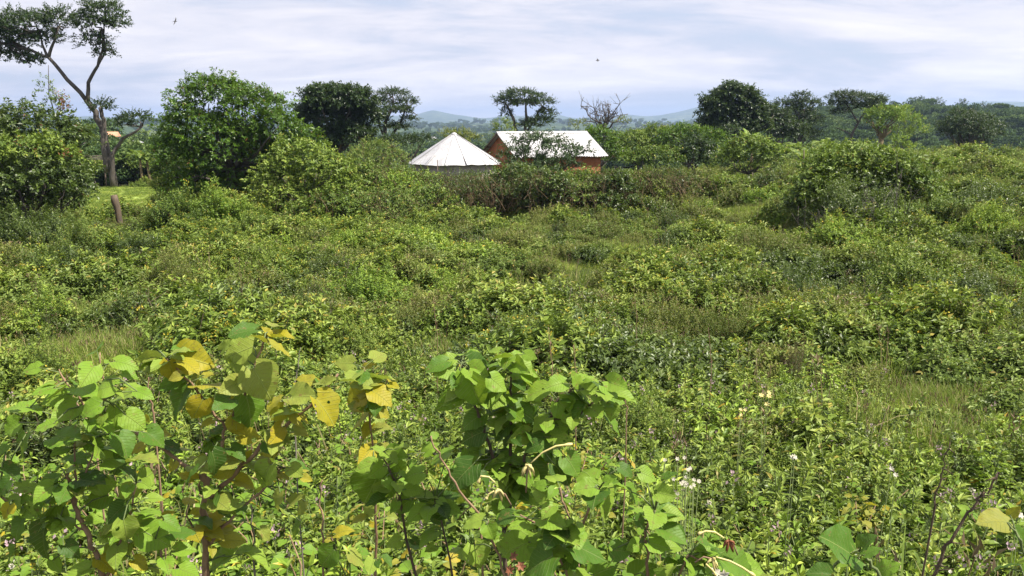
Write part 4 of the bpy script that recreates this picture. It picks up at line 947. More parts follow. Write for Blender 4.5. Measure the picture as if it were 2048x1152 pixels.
def grassiness(px, py):
    g = np.zeros(len(px))
    for a, b_, c, d, w in GR: g = np.maximum(g, w * np.exp(-(((px - a) / c) ** 2 + ((py - b_) / d) ** 2) * .8))
    return g
def blocked(x, y, z):
    px, py = pix(x, y, z); lawnz = (px > 150) & (px < 335) & (y > 36) & (y < 64)
    hut_ = np.hypot(x - W(909, 325, HUT_Y)[0], y - HUT_Y) < 3.2; hs = np.hypot(x - W(1100, 290, HS_Y)[0], y - HS_Y) < 4.2
    hide = (y > 40) & (px > 800) & (px < 1010) & False
    return lawnz | hut_ | hs | hide
x, y, r_ = wedge(5200, 6.5, 72, .75, 5); z = gz(x, y); px, py = pix(x, y, z + .4)
g = np.maximum.reduce([grassiness(*pix(x, y, z + q)) for q in (.1, .5, .9, 1.2)]); keep = (r_.random(len(x)) > g * 1.25) & ~blocked(x, y, z)
x, y, z, px, py = x[keep], y[keep], z[keep], px[keep], py[keep]
k1 = np.sin(x * .55 + 1.2) * np.sin(y * .42 + .6) + .6 * np.sin(x * .23 - y * .31 + 2) + r_.normal(size=len(x)) * .55
idx = np.select([k1 < -.85, k1 < -.45, k1 < -.1, k1 < .25, k1 < .6, k1 < .9], [5, 0, 2, 1, 3, 4], 6)
idx = np.where((py < 640) & (py > 560) & (px > 950) & (px < 1750) & (r_.random(len(x)) < .5), np.where(r_.random(len(x)) < .5, 2, 3), idx)
idx = np.where(r_.random(len(x)) < .06, 7, idx); tl_ = r_.random(len(x)); idx = np.where(tl_ < np.where(x < -2, .16, .06), 8, np.where(tl_ > .86, 9, idx))
mo = np.clip(.5 + .9 * np.sin(x * .95 + 2 * np.sin(y * .3)) * np.sin(y * .8 + 1.5 * np.sin(x * .35)), 0, 1); sc_ = (.46 + .85 * mo + .40 * r_.random(len(x)) ** 2) * np.where(y < 9, .75, 1.0) * np.where(y > 34, 1.25, 1.0)
scatter('undergrowth', np.stack([x, y, z], 1), r_.random(len(x)) * 6.28, sc_, idx, und, 'tangled low scrub and weeds covering the field', 'undergrowth')

gset = proto_set('grass_tufts', [tuft(1, 90, .42, .010, .22), tuft(2, 110, .30, .009, .28, seedheads=2), tuft(3, 70, .55, .011, .15, lean=.7, seedheads=3), tuft(4, 150, .12, .008, .3), tuft(5, 80, .35, .010, .2, 'leaf_green'), tuft(6, 200, .20, .013, .34, 'grass_light', lean=1.3), tuft(7, 150, .27, .012, .32, 'grass_light', lean=1.0, seedheads=1)])
x, y, r_ = wedge(5200, 2.6, 60, .9, 9); z = gz(x, y); px, py = pix(x, y, z + .2); g = grassiness(px, py)
keep = (r_.random(len(x)) < .12 + .9 * g) & ~blocked(x, y, z); x, y, z, g = x[keep], y[keep], z[keep], g[keep]
scatter('grass', np.stack([x, y, z], 1), r_.random(len(x)) * 6.28, .8 + .6 * r_.random(len(x)), np.where(g > .25, r_.choice([5, 6], len(x)), r_.choice([0, 1, 2, 4], len(x))), gset, 'long grass growing between the shrubs', 'grass')
n = 5200; y = 30 + 34 * r_.random(n); x = np.array([W(q, 400, yy)[0] for q, yy in zip(135 + 220 * r_.random(n), y)]); z = gz(x, y)
scatter('lawn_grass', np.stack([x, y, z], 1), r_.random(n) * 6.28, .42 + .3 * r_.random(n), r_.choice([3, 5, 3, 4], n), gset, 'short grass blades of the small lawn', 'grass')
# dense grass in the open patches
P = []
for a, b_, c, d, w in GR:
    m = int(1000 * w)
    for q in range(m):
        u = R0.normal(size=2) * .62; e = GP(a + u[0] * c, b_ + 14 + u[1] * d); P.append(e)
P = np.array(P); P = P[P[:, 1] < 45]
scatter('meadow_grass', P, R0.random(len(P)) * 6.28, .55 + .45 * R0.random(len(P)), R0.choice([5, 6, 5, 0], len(P)), gset, 'bright grass of the open patches in the field', 'grass')

# near weeds
KT = {'d': .05, 'g': .26, 'b': .50, 'o': .68, 'y': .87, 'p': .16}
def broad_leaf(mb, rng, b, t, wratio, tint, ruffle=1.0, droop=None, fold=None, mat='broad_leaf', face=.42, res=(13, 9), cam_=True):
    """one cordate leaf from petiole end b to tip t"""
    b, t = np.asarray(b, float), np.asarray(t, float); D = t - b; L = np.linalg.norm(D); D /= L; L *= .86
    tocam = nrm(CAM - b) if cam_ else np.zeros(3); N = tocam * face + np.array([0, 0, .80]) + rng.normal(size=3) * .36; N = N - N.dot(D) * D; N /= np.linalg.norm(N); Sd = np.cross(D, N)
    na, ns = res; ta = np.linspace(0, 1, na); ws = np.interp(ta, [0, .06, .16, .30, .48, .66, .82, .93, 1], [.16, .33, .44, .48, .42, .30, .16, .055, 0.0])
    sg = np.linspace(-1, 1, ns); fold = rng.uniform(.10, .70) if fold is None else fold; dr = rng.uniform(.05, .50) if droop is None else droop
    ph = rng.random(4) * 6.28; tw = rng.normal() * .25; A, Sg = np.meshgrid(ta, sg, indexing='ij'); Wd = ws[:, None] * wratio
    s = Sg * Wd; a = A - .16 * Sg ** 2 * (1 - A) ** 4 * 1.4
    rip = .035 * ruffle * (np.sin(A * 17 + ph[0] + Sg * 1.5) + .6 * np.sin(A * 31 + ph[1])) * Sg ** 2
    ser = 1 + .035 * ruffle * np.sin(A * 60 + ph[2]) * (np.abs(Sg) > .95)
    h = fold * np.abs(s) * (1 - .5 * A) - dr * (A ** 2) + dr * .35 * A - .25 * np.abs(s) ** 2 * (1 + .5 * math.sin(ph[3])) + rip + tw * s * A
    V = b + (a[..., None] * D + (s * ser)[..., None] * Sd + h[..., None] * N) * L
    uv = np.stack([.5 + Sg * ws[:, None], A], -1).reshape(-1, 2); V = V.reshape(-1, 3); f = []
    for i in range(na - 1):
        for j in range(ns - 1): p = i * ns + j; f += [(p, p + ns, p + ns + 1), (p, p + ns + 1, p + 1)]
    mb.add(V, f, mat, tint, uv, True)
def cordate_weed(seed, h, n, L, tint):
    rng = np.random.default_rng(seed); mb = MB()
    for q in range(4):
        b0 = np.array([rng.normal() * .05, rng.normal() * .05, -.03]); tp = b0 + [rng.normal() * .14, rng.normal() * .14, h * (.7 + .5 * rng.random())]; P = limb_path(rng, b0, tp, 5, .03, 0); mb.tube(P, np.linspace(.005, .002, 5), 'bark_twig', 5)
        for k in range(n):
            s = .25 + .75 * (k + rng.random()) / n; p = b0 + (tp - b0) * s; a = k * 2.4 + rng.random(); d = np.array([math.cos(a), math.sin(a), .25 - .9 * rng.random() * (1 - s * .5)]); d /= np.linalg.norm(d)
            b = p + np.array([math.cos(a), math.sin(a), .5]) * .04; ln = L * (.55 + .7 * rng.random()) * (1.15 - .45 * s); mb.tube([p, b], [.0015, .001], 'stem_green', 3, False)
            broad_leaf(mb, rng, b, b + d * ln, .95, np.clip(tint + .15 * (s - .5) + rng.normal() * .05 + (.45 if rng.random() < .05 else 0), 0, 1), res=(8, 5), cam_=False)
    return mb
wset = proto_set('weed_plants', [herb(1, 9, .50, 38, .075, .026, 'leaf_green'), herb(2, 10, .42, 34, .062, .034, 'leaf_green'), herb(3, 8, .55, 34, .100, .034, 'leaf_bright', droop=.4), herb(4, 11, .36, 32, .058, .034, 'leaf_mid'),
                                 herb(5, 9, .40, 34, .062, .024, 'leaf_pale', 'flower_white'), herb(6, 8, .45, 30, .060, .034, 'leaf_green', 'flower_pink'), herb(7, 8, .38, 26, .078, .050, 'leaf_green'), herb(8, 11, .34, 30, .050, .030, 'leaf_mid'),
                                 cordate_weed(9, .42, 16, .085, .30), cordate_weed(10, .36, 14, .07, .45), cordate_weed(11, .40, 14, .08, .75)])
x, y, r_ = wedge(3300, 1.9, 10.5, 1.15, 21, .74); z = gz(x, y); px, py = pix(x, y, z + .3); g = np.maximum(grassiness(px, py), grassiness(*pix(x, y, z + .6)))
keep = (r_.random(len(x)) > g * 1.2); x, y, z = x[keep], y[keep], z[keep]
k1 = np.sin(x * 1.9 + 1) * np.sin(y * 1.6) + r_.normal(size=len(x)) * .6
idx = np.select([k1 < -.9, k1 < -.5, k1 < -.15, k1 < .15, k1 < .45, k1 < .8, k1 < 1.2], [3, 0, 7, 6, 5, 1, 4], 2)
cw = r_.random(len(x)); cp = np.where(x < .6, .42, .10) * (y < 5.5); idx = np.where(cw < cp * .45, 8, np.where(cw < cp * .8, 9, np.where(cw < cp, 10, idx)))
sc_ = (.75 + .6 * r_.random(len(x))) * np.where(y < 2.6, .8, 1)
scatter('weeds', np.stack([x, y, z], 1), r_.random(len(x)) * 6.28, sc_, idx, wset, 'mixed leafy weeds covering the near bank', 'weeds', r_.normal(size=(len(x), 2)) * .12)

# ------------------------------------------------------------ far wood (stuff)
def fartree(seed, w, h, n, leaf, flat=False):
    rng = np.random.default_rng(seed); mb = MB(); mb.tube([(0, 0, -.5), (0, 0, h * .6)], [.18, .1], 'bark_dark', 5)
    for k in range(6 if not flat else 5):
        c = np.array([rng.normal() * w * .25, rng.normal() * w * .25, h * (.5 + .3 * rng.random()) if not flat else h * (.8 + .12 * rng.random())]); r = np.array([w * .3, w * .3, h * (.22 if not flat else .08)]) * (.7 + .5 * rng.random())
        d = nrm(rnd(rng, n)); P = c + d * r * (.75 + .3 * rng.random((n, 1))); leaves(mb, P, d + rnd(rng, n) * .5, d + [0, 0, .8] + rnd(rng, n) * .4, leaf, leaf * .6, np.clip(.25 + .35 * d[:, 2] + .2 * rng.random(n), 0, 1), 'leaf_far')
    return mb
fset = proto_set('far_trees', [fartree(1, 6, 6, 150, .75), fartree(2, 7, 8, 170, .8), fartree(3, 5, 9, 150, .7), fartree(4, 8, 8, 150, .8, True), fartree(5, 4, 4, 110, .6)])
x, y, r_ = wedge(7500, 165, 2600, 1.35, 31, .64); z = gz(x, y)
az = np.arctan2(x, y); R = np.hypot(x, y)
cl = np.sin(x * .03 + 1) * np.sin(y * .021) + .5 * np.sin(x * .011 - y * .008) + r_.normal(size=len(x)) * .5
keep = (cl > -.25) | ((az > .16) & (R < 700)); x, y, z, R = x[keep], y[keep], z[keep], R[keep]
scatter('far_wood', np.stack([x, y, z], 1), r_.random(len(x)) * 6.28, (.55 + .55 * r_.random(len(x))) * (1 + sst(900, 2600, R) * 1.2), r_.integers(0, 5, len(x)), fset, 'wooded valley and hillside of small trees fading into haze', 'wood')
x, y, r_ = wedge(3800, 190, 640, .9, 33, .64); az = np.arctan2(x, y); k = az > .10; x, y = x[k], y[k]; z = gz(x, y)
scatter('hill_wood', np.stack([x, y, z], 1), r_.random(len(x)) * 6.28, .45 + .5 * r_.random(len(x)), r_.choice([0, 1, 4, 0], len(x)), fset, 'dense scrub trees covering the hill behind the umbrella trees', 'wood')

x = R0.uniform(-.62, -.38, 900); R = R0.uniform(78, 165, 900); y = R * np.cos(x); x = R * np.sin(x)
scatter('orchard_wood', np.stack([x, y, gz(x, y)], 1), R0.random(900) * 6.28, R0.uniform(.22, .5, 900), R0.choice([0, 1, 4], 900), fset, 'hazy bushes and trees behind the tallest tree', 'wood')

# ------------------------------------------------------------ haze
def haze():
    mb = MB(); mb.box((0, 0, 60), (18400, 18400, 180), 'haze_air'); o = mb.build('haze'); tag(o, 'thin blue air over the valley', 'haze', None, 'stuff')
m_ = bpy.data.materials.new('haze_air'); m_.use_nodes = True; MATS['haze_air'] = m_; nt = m_.node_tree; nt.nodes.clear()
pv = nt.nodes.new('ShaderNodeVolumePrincipled'); mo = nt.nodes.new('ShaderNodeOutputMaterial'); pv.inputs['Color'].default_value = (.50, .66, 1, 1); pv.inputs['Density'].default_value = .00017; pv.inputs['Anisotropy'].default_value = .2
nt.links.new(pv.outputs[0], mo.inputs['Volume'])
haze()

# ------------------------------------------------------------ foreground saplings with broad leaves
def sapling(name, label, y, stems, lvs, base_px, seed, stem_mat='bark_twig', wr=1.0, extra_leaf=0, petiole='stem_green', cat='sapling', exk='gdb'):
    rng = np.random.default_rng(seed); bx = W(base_px, 1100, y)[0]; base = np.array([bx, y, float(gz(bx, y))]); root = empty(name, base, label, cat)
    st, lf = MB(), MB(); nodes = []
    for q, (pts, r0, r1) in enumerate(stems):
        P = np.array([W(p[0], p[1], y + (p[2] if len(p) > 2 else 0)) for p in pts])
        if pts[0][1] >= 1140: P = np.vstack([[bx * .5 + P[0][0] * .5, y, base[2] - .05], P])
        tt = np.linspace(0, len(P) - 1, (len(P) - 1) * 4 + 1); Q = np.stack([np.interp(tt, np.arange(len(P)), P[:, k]) for k in range(3)], 1)
        Q[1:-1] += rng.normal(size=(len(Q) - 2, 3)) * .0022; rad = np.linspace(r0, r1, len(Q)) * (1 + .12 * (np.arange(len(Q)) % 4 == 0)); st.tube(Q, rad, stem_mat, 7); nodes.append(Q)
    N = np.vstack(nodes)
    for (bx_, by_, tx_, ty_, k) in lvs:
        w = .9
        if len(k) > 1: w = 1.06 if k[1] == 'W' else .72; k = k[0]
        dz = rng.normal() * .05; b = W(bx_, by_, y + dz); L = math.hypot(tx_ - bx_, ty_ - by_) * S(y); t = W(tx_, ty_, y + dz - L * rng.uniform(-.1, .45))
        broad_leaf(lf, rng, b, t, wr * w * rng.uniform(.92, 1.12), KT[k] + rng.normal() * .03)
        j = np.argmin(np.linalg.norm((N - b) * [1, .5, 1], axis=1)); n_ = N[j]; d = np.linalg.norm(n_ - b)
        if d < .22: mid = (n_ + b) / 2 + np.array([0, 0, .12 * d]); lf.tube([n_, mid, b], [.0022, .0018, .0014], petiole, 5)
        else: n2 = b + np.array([rng.normal() * .02, .04, -.10]); lf.tube([n2, b], [.0022, .0015], petiole, 5)
    tips = [N[int(i)] for i in rng.integers(len(N) // 6, len(N), extra_leaf)]
    for p in tips:
        a = rng.random() * 6.28; d = np.array([math.cos(a), math.sin(a), -.5 * rng.random() + .1]); d /= np.linalg.norm(d); b = p + np.array([math.cos(a), math.sin(a), .3]) * rng.uniform(.015, .05); L = rng.uniform(.035, .085)
        hz = (p[2] - N[:, 2].min()) / np.ptp(N[:, 2]); kk = exk[rng.integers(len(exk))]; kk = ('b' if rng.random() < .8 else kk) if (hz > .62 and exk[0] in 'gd') else kk; lf.tube([p, b], [.0016, .001], petiole, 4); broad_leaf(lf, rng, b, b + d * L, wr * rng.uniform(.8, 1), KT[kk] + rng.normal() * .04, res=(9, 7))
    st.build('stem', root, base); lf.build('leaves', root, base); return root

Y_ST = [([(412, 1152), (411, 1040), (410, 960), (408, 930)], .0105, .007), ([(410, 962), (375, 935, .02), (335, 903, .04), (262, 858, .06)], .006, .0035),
        ([(411, 1005), (440, 975), (475, 942), (520, 893), (570, 852), (620, 812), (648, 782), (676, 748)], .0075, .0025), ([(430, 945), (446, 885), (450, 857), (410, 800), (368, 752), (333, 716)], .0048, .0025),
        ([(450, 857), (470, 825), (500, 762), (522, 700), (536, 664)], .0042, .002), ([(418, 1090), (445, 1050), (480, 1018), (520, 985), (564, 935)], .005, .0025), ([(409, 1078), (385, 1050), (372, 1025)], .0035, .002)]
Y_LV = [(338, 722, 352, 770, 'yW'), (330, 722, 272, 742, 'o'), (345, 708, 384, 692, 'o'), (360, 714, 438, 730, 'yW'), (372, 725, 360, 748, 'y'), (376, 772, 340, 855, 'gW'), (388, 768, 402, 735, 'yW'), (395, 772, 462, 766, 'yW'), (405, 800, 380, 850, 'yW'),
        (410, 814, 448, 798, 'y'), (456, 792, 463, 832, 'yW'), (462, 722, 492, 778, 'bW'), (470, 835, 476, 878, 'yW'), (507, 692, 436, 722, 'oW'), (527, 684, 500, 662, 'yW'), (540, 678, 594, 664, 'yW'), (540, 688, 594, 720, 'yW'),
        (507, 738, 552, 812, 'oW'), (492, 792, 512, 872, 'g'), (562, 798, 522, 824, 'yW'), (568, 815, 532, 850, 'y'), (612, 762, 562, 798, 'oN'), (598, 764, 652, 760, 'y'), (648, 768, 676, 750, 'oN'), (598, 806, 592, 780, 'o'),
        (585, 795, 642, 788, 'o'), (632, 798, 682, 860, 'yW'), (588, 826, 602, 862, 'y'), (596, 828, 622, 848, 'y'), (446, 868, 385, 900, 'dW'), (422, 880, 456, 915, 'gW'), (566, 868, 552, 905, 'o'), (540, 930, 514, 988, 'oW'), (560, 985, 545, 1030, 'oW'),
        (610, 1002, 590, 1038, 'oW'), (558, 903, 540, 922, 'y'), (604, 955, 630, 962, 'y'), (600, 1042, 576, 1082, 'gW'), (492, 1110, 560, 1152, 'bW'), (466, 1112, 396, 1146, 'bW'), (476, 1112, 510, 1092, 'bN'), (440, 985, 448, 1048, 'dW'), (424, 905, 440, 960, 'd'),
        (672, 1068, 712, 1052, 'y'), (668, 1100, 634, 1142, 'gW'), (700, 1108, 736, 1136, 'oW'), (445, 700, 470, 672, 'oN'), (308, 712, 280, 700, 'oN'), (580, 1010, 612, 985, 'o'), (520, 1060, 545, 1085, 'o'), (350, 905, 318, 935, 'd'), (300, 880, 330, 850, 'g'), (330, 890, 372, 905, 'd'), (395, 940, 360, 975, 'g'),
        (362, 752, 330, 760, 'y'), (420, 812, 395, 842, 'o'), (540, 668, 520, 650, 'yN'), (545, 875, 590, 885, 'o'), (505, 905, 478, 935, 'y'), (388, 960, 350, 942, 'y')]
sapling('yellow_leaved_sapling', 'sapling turning golden yellow on reddish forked stems', 1.9, Y_ST, Y_LV, 412, 1, extra_leaf=85, exk='yoyoyog')
L_ST = [([(205, 1152), (197, 1118), (172, 1062), (155, 1026), (144, 987), (137, 942)], .008, .004), ([(150, 1010), (154, 969), (150, 955), (152, 872)], .004, .0018), ([(154, 969), (178, 928), (191, 876)], .003, .0015), ([(172, 1062), (145, 1048), (120, 1035)], .003, .0015),
        ([(215, 1152), (240, 1090), (262, 1020), (272, 965)], .005, .002), ([(340, 1152), (322, 1105), (310, 1080)], .004, .002), ([(0, 990), (22, 1008), (40, 1020)], .004, .003), ([(185, 850), (170, 810), (120, 745)], .003, .0015), ([(208, 800), (204, 760), (200, 705)], .0026, .0012)]
L_LV = [(118, 969, 52, 1042, 'gW'), (136, 1001, 70, 1048, 'gW'), (90, 1052, 78, 1135, 'dW'), (47, 1037, 16, 1092, 'gW'), (5, 935, 54, 966, 'dW'), (52, 868, 40, 934, 'gW'), (107, 847, 60, 862, 'bW'), (143, 884, 93, 889, 'bN'), (112, 872, 170, 880, 'gW'), (172, 918, 113, 912, 'g'),
        (160, 960, 220, 968, 'dW'), (216, 990, 158, 1015, 'gW'), (246, 918, 216, 956, 'dW'), (236, 872, 266, 922, 'gW'), (206, 828, 170, 872, 'bW'), (229, 815, 229, 864, 'bN'), (252, 830, 300, 862, 'bW'), (200, 812, 152, 834, 'bW'), (268, 783, 210, 806, 'bW'), (228, 772, 168, 782, 'bW'),
        (280, 780, 245, 760, 'bW'), (275, 783, 314, 796, 'b'), (293, 865, 336, 896, 'gW'), (270, 922, 324, 912, 'o'), (247, 940, 287, 968, 'dW'), (39, 845, 0, 872, 'bW'), (60, 815, -4, 812, 'bW'), (60, 815, 90, 824, 'b'), (266, 970, 240, 1012, 'oW'), (250, 1085, 198, 1132, 'oW'), (247, 1040, 258, 1096, 'oW'),
        (243, 1040, 186, 1076, 'o'), (288, 1063, 350, 1096, 'bW'), (268, 1120, 302, 1142, 'y'), (328, 1042, 370, 1066, 'gW'), (275, 1020, 238, 1042, 'g'), (280, 1025, 332, 1022, 'b'), (20, 960, -10, 1000, 'd'), (100, 1000, 60, 990, 'd'), (120, 935, 90, 960, 'g'), (200, 1120, 240, 1152, 'y'), (20, 1010, 5, 1045, 'y'),
        (300, 1128, 325, 1150, 'o'), (235, 905, 265, 930, 'd'), (180, 880, 212, 905, 'g'), (15, 890, -15, 915, 'g'), (30, 1100, 5, 1140, 'g'), (130, 1090, 165, 1120, 'd'), (105, 1120, 125, 1152, 'b')]
sapling('green_sapling', 'sapling with large dark and lime green round leaves at the near edge', 1.75, L_ST, L_LV, 205, 2, extra_leaf=90, exk='gdbgo')
C_ST = [([(1010, 1152), (1006, 1010), (1004, 954), (991, 932), (976, 876), (958, 831), (936, 786), (923, 728)], .0075, .0028), ([(1006, 1010), (1020, 940), (1021, 851), (1020, 796), (1021, 765), (1024, 712)], .006, .0022), ([(1008, 1060), (1036, 957), (1054, 899), (1087, 861), (1117, 801), (1155, 770)], .006, .0025),
        ([(1100, 840), (1150, 835), (1195, 800), (1203, 765)], .004, .002)]
C_LV = [(908, 718, 872, 722, 'bW'), (1018, 715, 970, 716, 'bW'), (1028, 712, 1066, 728, 'bW'), (1030, 722, 1076, 748, 'bW'), (938, 713, 976, 734, 'bW'), (940, 738, 986, 756, 'bW'), (940, 757, 964, 828, 'bW'), (920, 742, 923, 774, 'b'), (918, 782, 864, 832, 'gN'), (982, 756, 1020, 788, 'bW'),
        (1028, 741, 1075, 766, 'bW'), (1090, 778, 1028, 802, 'bW'), (1022, 800, 963, 832, 'dW'), (1018, 813, 1084, 843, 'gW'), (962, 830, 912, 862, 'gW'), (965, 864, 910, 888, 'dW'), (935, 898, 952, 940, 'gW'), (948, 912, 984, 900, 'g'), (1020, 850, 978, 884, 'dW'), (1035, 850, 1064, 894, 'dW'), (1000, 908, 1042, 942, 'dW'),
        (1062, 866, 1124, 932, 'gW'), (1137, 872, 1088, 874, 'gW'), (1118, 803, 1160, 847, 'bW'), (1150, 782, 1207, 862, 'bW'), (1207, 772, 1245, 797, 'bW'), (1210, 795, 1260, 808, 'b'), (1208, 828, 1250, 878, 'g'), (1158, 770, 1141, 737, 'b'), (1162, 768, 1198, 786, 'b'), (1193, 765, 1170, 746, 'b'), (1200, 762, 1207, 746, 'b'),
        (1102, 790, 1078, 757, 'b'), (1105, 782, 1120, 764, 'b'), (1132, 915, 1167, 962, 'gW'), (1110, 930, 1149, 978, 'dW'), (1060, 930, 1099, 984, 'dW'), (945, 930, 888, 986, 'dW'), (918, 940, 936, 994, 'dW'), (1100, 842, 1145, 873, 'gW'), (1040, 762, 1020, 790, 'b'), (1000, 745, 960, 765, 'b'), (1060, 790, 1090, 815, 'b'), (1075, 820, 1050, 850, 'g'),
        (985, 800, 945, 805, 'b'), (1020, 870, 1000, 905, 'd'), (1078, 890, 1040, 905, 'd'), (1045, 960, 1010, 990, 'd'), (960, 950, 985, 985, 'd'), (1140, 800, 1110, 830, 'b'), (1170, 810, 1135, 850, 'g'), (1225, 810, 1222, 850, 'b'), (1085, 945, 1060, 985, 'd'), (1000, 725, 1030, 745, 'b'), (1050, 755, 1090, 765, 'b')]  # dark tints on the low leaves paint the shade under the top ones
sapling('lime_leaved_sapling', 'bushy sapling with lime top leaves and lower leaves painted in shade, photo centre', 2.05, C_ST, C_LV, 1010, 3, 'stem_dark', extra_leaf=150, exk='dgdgb')
S_ST = [([(750, 1152), (752, 1000), (745, 900), (740, 830), (742, 770), (728, 735)], .005, .0022), ([(742, 820), (760, 790), (775, 760)], .003, .0016)]
S_LV = [(738, 772, 692, 768, 'oW'), (732, 768, 762, 738, 'yW'), (742, 770, 792, 738, 'oW'), (742, 785, 676, 815, 'yW'), (745, 782, 794, 812, 'yW'), (738, 815, 705, 818, 'oN'), (740, 822, 696, 868, 'yW'), (745, 815, 788, 835, 'yW'), (748, 830, 775, 862, 'o'), (742, 850, 720, 880, 'y'), (735, 800, 700, 795, 'y'), (750, 860, 790, 850, 'o'), (728, 740, 752, 722, 'yN'),
        (745, 900, 775, 925, 'b'), (748, 920, 715, 945, 'b'), (750, 960, 790, 985, 'g'), (750, 1010, 720, 1040, 'o')]
sapling('yellow_leaved_sapling', 'smaller golden sapling between the big golden one and the lime one', 2.35, S_ST, S_LV, 750, 4, extra_leaf=36, exk='yoog')
M_ST = [([(830, 1152), (800, 1000), (790, 960), (765, 905)], .005, .0025), ([(905, 1152), (880, 1030), (870, 1000)], .004, .002)]
M_LV = [(762, 938, 720, 1024, 'gW'), (845, 945, 798, 955, 'bW'), (900, 905, 848, 928, 'bW'), (924, 955, 905, 1022, 'dW'), (892, 1018, 830, 985, 'dW'), (770, 960, 790, 985, 'b'), (800, 940, 775, 905, 'b'), (860, 965, 840, 1000, 'g'), (880, 1000, 930, 985, 'd'), (820, 1000, 780, 1030, 'g'), (790, 900, 820, 880, 'b'), (770, 905, 740, 885, 'b'), (850, 905, 880, 880, 'b'), (860, 1030, 900, 1055, 'd')]
sapling('green_sapling', 'low sapling of dull green leaves left below the lime leaved one', 2.15, M_ST, M_LV, 840, 5, 'stem_dark', extra_leaf=45)
B_ST = [([(1010, 1152), (985, 1080), (975, 1040)], .004, .002), ([(1135, 1152), (1110, 1100), (1085, 1050), (1040, 1030)], .004, .0022), ([(1120, 975), (1128, 1010), (1145, 1055)], .003, .0018), ([(1300, 1152), (1290, 1060), (1310, 1020)], .005, .0025), ([(1358, 1152), (1378, 1110)], .004, .002), ([(1130, 1130), (1185, 1000), (1200, 975)], .004, .002), ([(1470, 1152), (1440, 1130), (1380, 1110)], .004, .002)]
B_LV = [(965, 1040, 912, 1058, 'bW'), (1000, 1042, 1024, 1028, 'bW'), (975, 1050, 990, 1087, 'bW'), (948, 1090, 966, 1148, 'bW'), (1057, 1085, 990, 1116, 'bW'), (1105, 1112, 1034, 1152, 'gW'), (1152, 1092, 1230, 1128, 'gW'), (1225, 1100, 1272, 1104, 'gW'), (1188, 1150, 1242, 1126, 'gW'), (1268, 1150, 1322, 1128, 'gW'), (1298, 1086, 1348, 1098, 'bW'),
        (1308, 1024, 1352, 1088, 'gW'), (1448, 1120, 1522, 1150, 'gW'), (1418, 1120, 1472, 1136, 'gW'), (1088, 1060, 1142, 1104, 'gW'), (1140, 1064, 1168, 1086, 'bW'), (1192, 980, 1230, 1052, 'bW'), (1188, 975, 1138, 980, 'bW'), (1254, 980, 1282, 1016, 'gW'), (1282, 945, 1322, 962, 'bW'), (1316, 985, 1362, 995, 'b'), (1240, 935, 1275, 955, 'g'),
        (1075, 1050, 1110, 1035, 'b'), (1050, 1042, 1080, 1060, 'g'), (1010, 1100, 985, 1075, 'b'), (1340, 1130, 1385, 1110, 'gW'), (1370, 1125, 1410, 1150, 'g'), (1400, 1085, 1440, 1095, 'g'), (1270, 1040, 1300, 1060, 'g'), (1250, 1090, 1215, 1075, 'b'), (1115, 1005, 1080, 1000, 'b'), (1210, 965, 1240, 950, 'b'), (1150, 1110, 1110, 1140, 'g'), (1345, 1060, 1380, 1075, 'g'), (1330, 960, 1360, 940, 'g')]
sapling('creeping_bush', 'low sprawling plant with broad grey green leaves under the curled yellow flowers', 1.75, B_ST, B_LV, 1180, 6, wr=1.1, extra_leaf=110, exk='gbgd')
R_ST = [([(1760, 1152), (1740, 1120), (1720, 1100)], .005, .003), ([(1660, 1152), (1680, 1120)], .004, .003)]
R_LV = [(1700, 1108, 1632, 1062, 'pW'), (1725, 1095, 1752, 1062, 'gW'), (1760, 1148, 1802, 1118, 'bW'), (1660, 1150, 1602, 1144, 'pW'), (1690, 1118, 1650, 1130, 'b'), (1730, 1110, 1770, 1090, 'g'), (1715, 1120, 1700, 1150, 'g')]
sapling('broad_leaved_weed', 'weed with a big bluish green leaf at the lower right', 1.6, R_ST, R_LV, 1710, 7, 'stem_green', petiole='stem_green', cat='weed')
sapling('broad_leaved_weed', 'weed with one blurred yellow green leaf at the photo edge', 1.7, [([(2060, 1152), (2040, 1080), (2015, 1045)], .004, .002), ([(2048, 1152), (2040, 1130)], .003, .002)],
        [(2018, 1045, 1945, 1040, 'oW'), (1995, 1140, 2050, 1120, 'pW'), (2030, 1060, 2060, 1090, 'g'), (2020, 1030, 2045, 1010, 'y')], 2050, 8, 'stem_green', cat='weed')

# dry sticks and dark twig
def stick(label, y, pts, r0, r1, mat='bark_twig', thorns=0, seed=0, name='dry_stalk'):
    rng = np.random.default_rng(seed); P = np.array([W(p[0], p[1], y) for p in pts]); gb = P[0].copy(); gb[2] = float(gz(gb[0], gb[1])) - .03; P = np.vstack([gb, P]); mb = MB()
    tt = np.linspace(0, len(P) - 1, (len(P) - 1) * 4 + 1); Q = np.stack([np.interp(tt, np.arange(len(P)), P[:, k]) for k in range(3)], 1); Q[1:-1] += rng.normal(size=(len(Q) - 2, 3)) * .003; mb.tube(Q, np.linspace(r0, r1, len(Q)), mat, 6)
    for i in range(thorns):
        q = Q[rng.integers(4, len(Q))]; mb.tube([q, q + rnd(rng, 1)[0] * .018], [.0025, .0006], mat, 4)
    tag(mb.build(name, None, gb), label, 'stalk')
stick('bare brown stalk leaning left below the lime leaved sapling', 1.85, [(965, 1060), (954, 1026), (909, 965), (880, 920), (862, 872)], .004, .002)
stick('dark thorny twig arching at the lower right', 1.9, [(1870, 1152), (1885, 1109), (1920, 1050), (1952, 1007), (1975, 985), (1996, 945)], .0055, .0025, 'stem_dark', 26, 2, 'thorny_twig')
stick('second dark twig upright behind the arching thorny one', 2.4, [(1865, 1010), (1880, 960), (1890, 930), (1900, 885)], .004, .0015, 'stem_dark', 10, 3, 'thorny_twig')
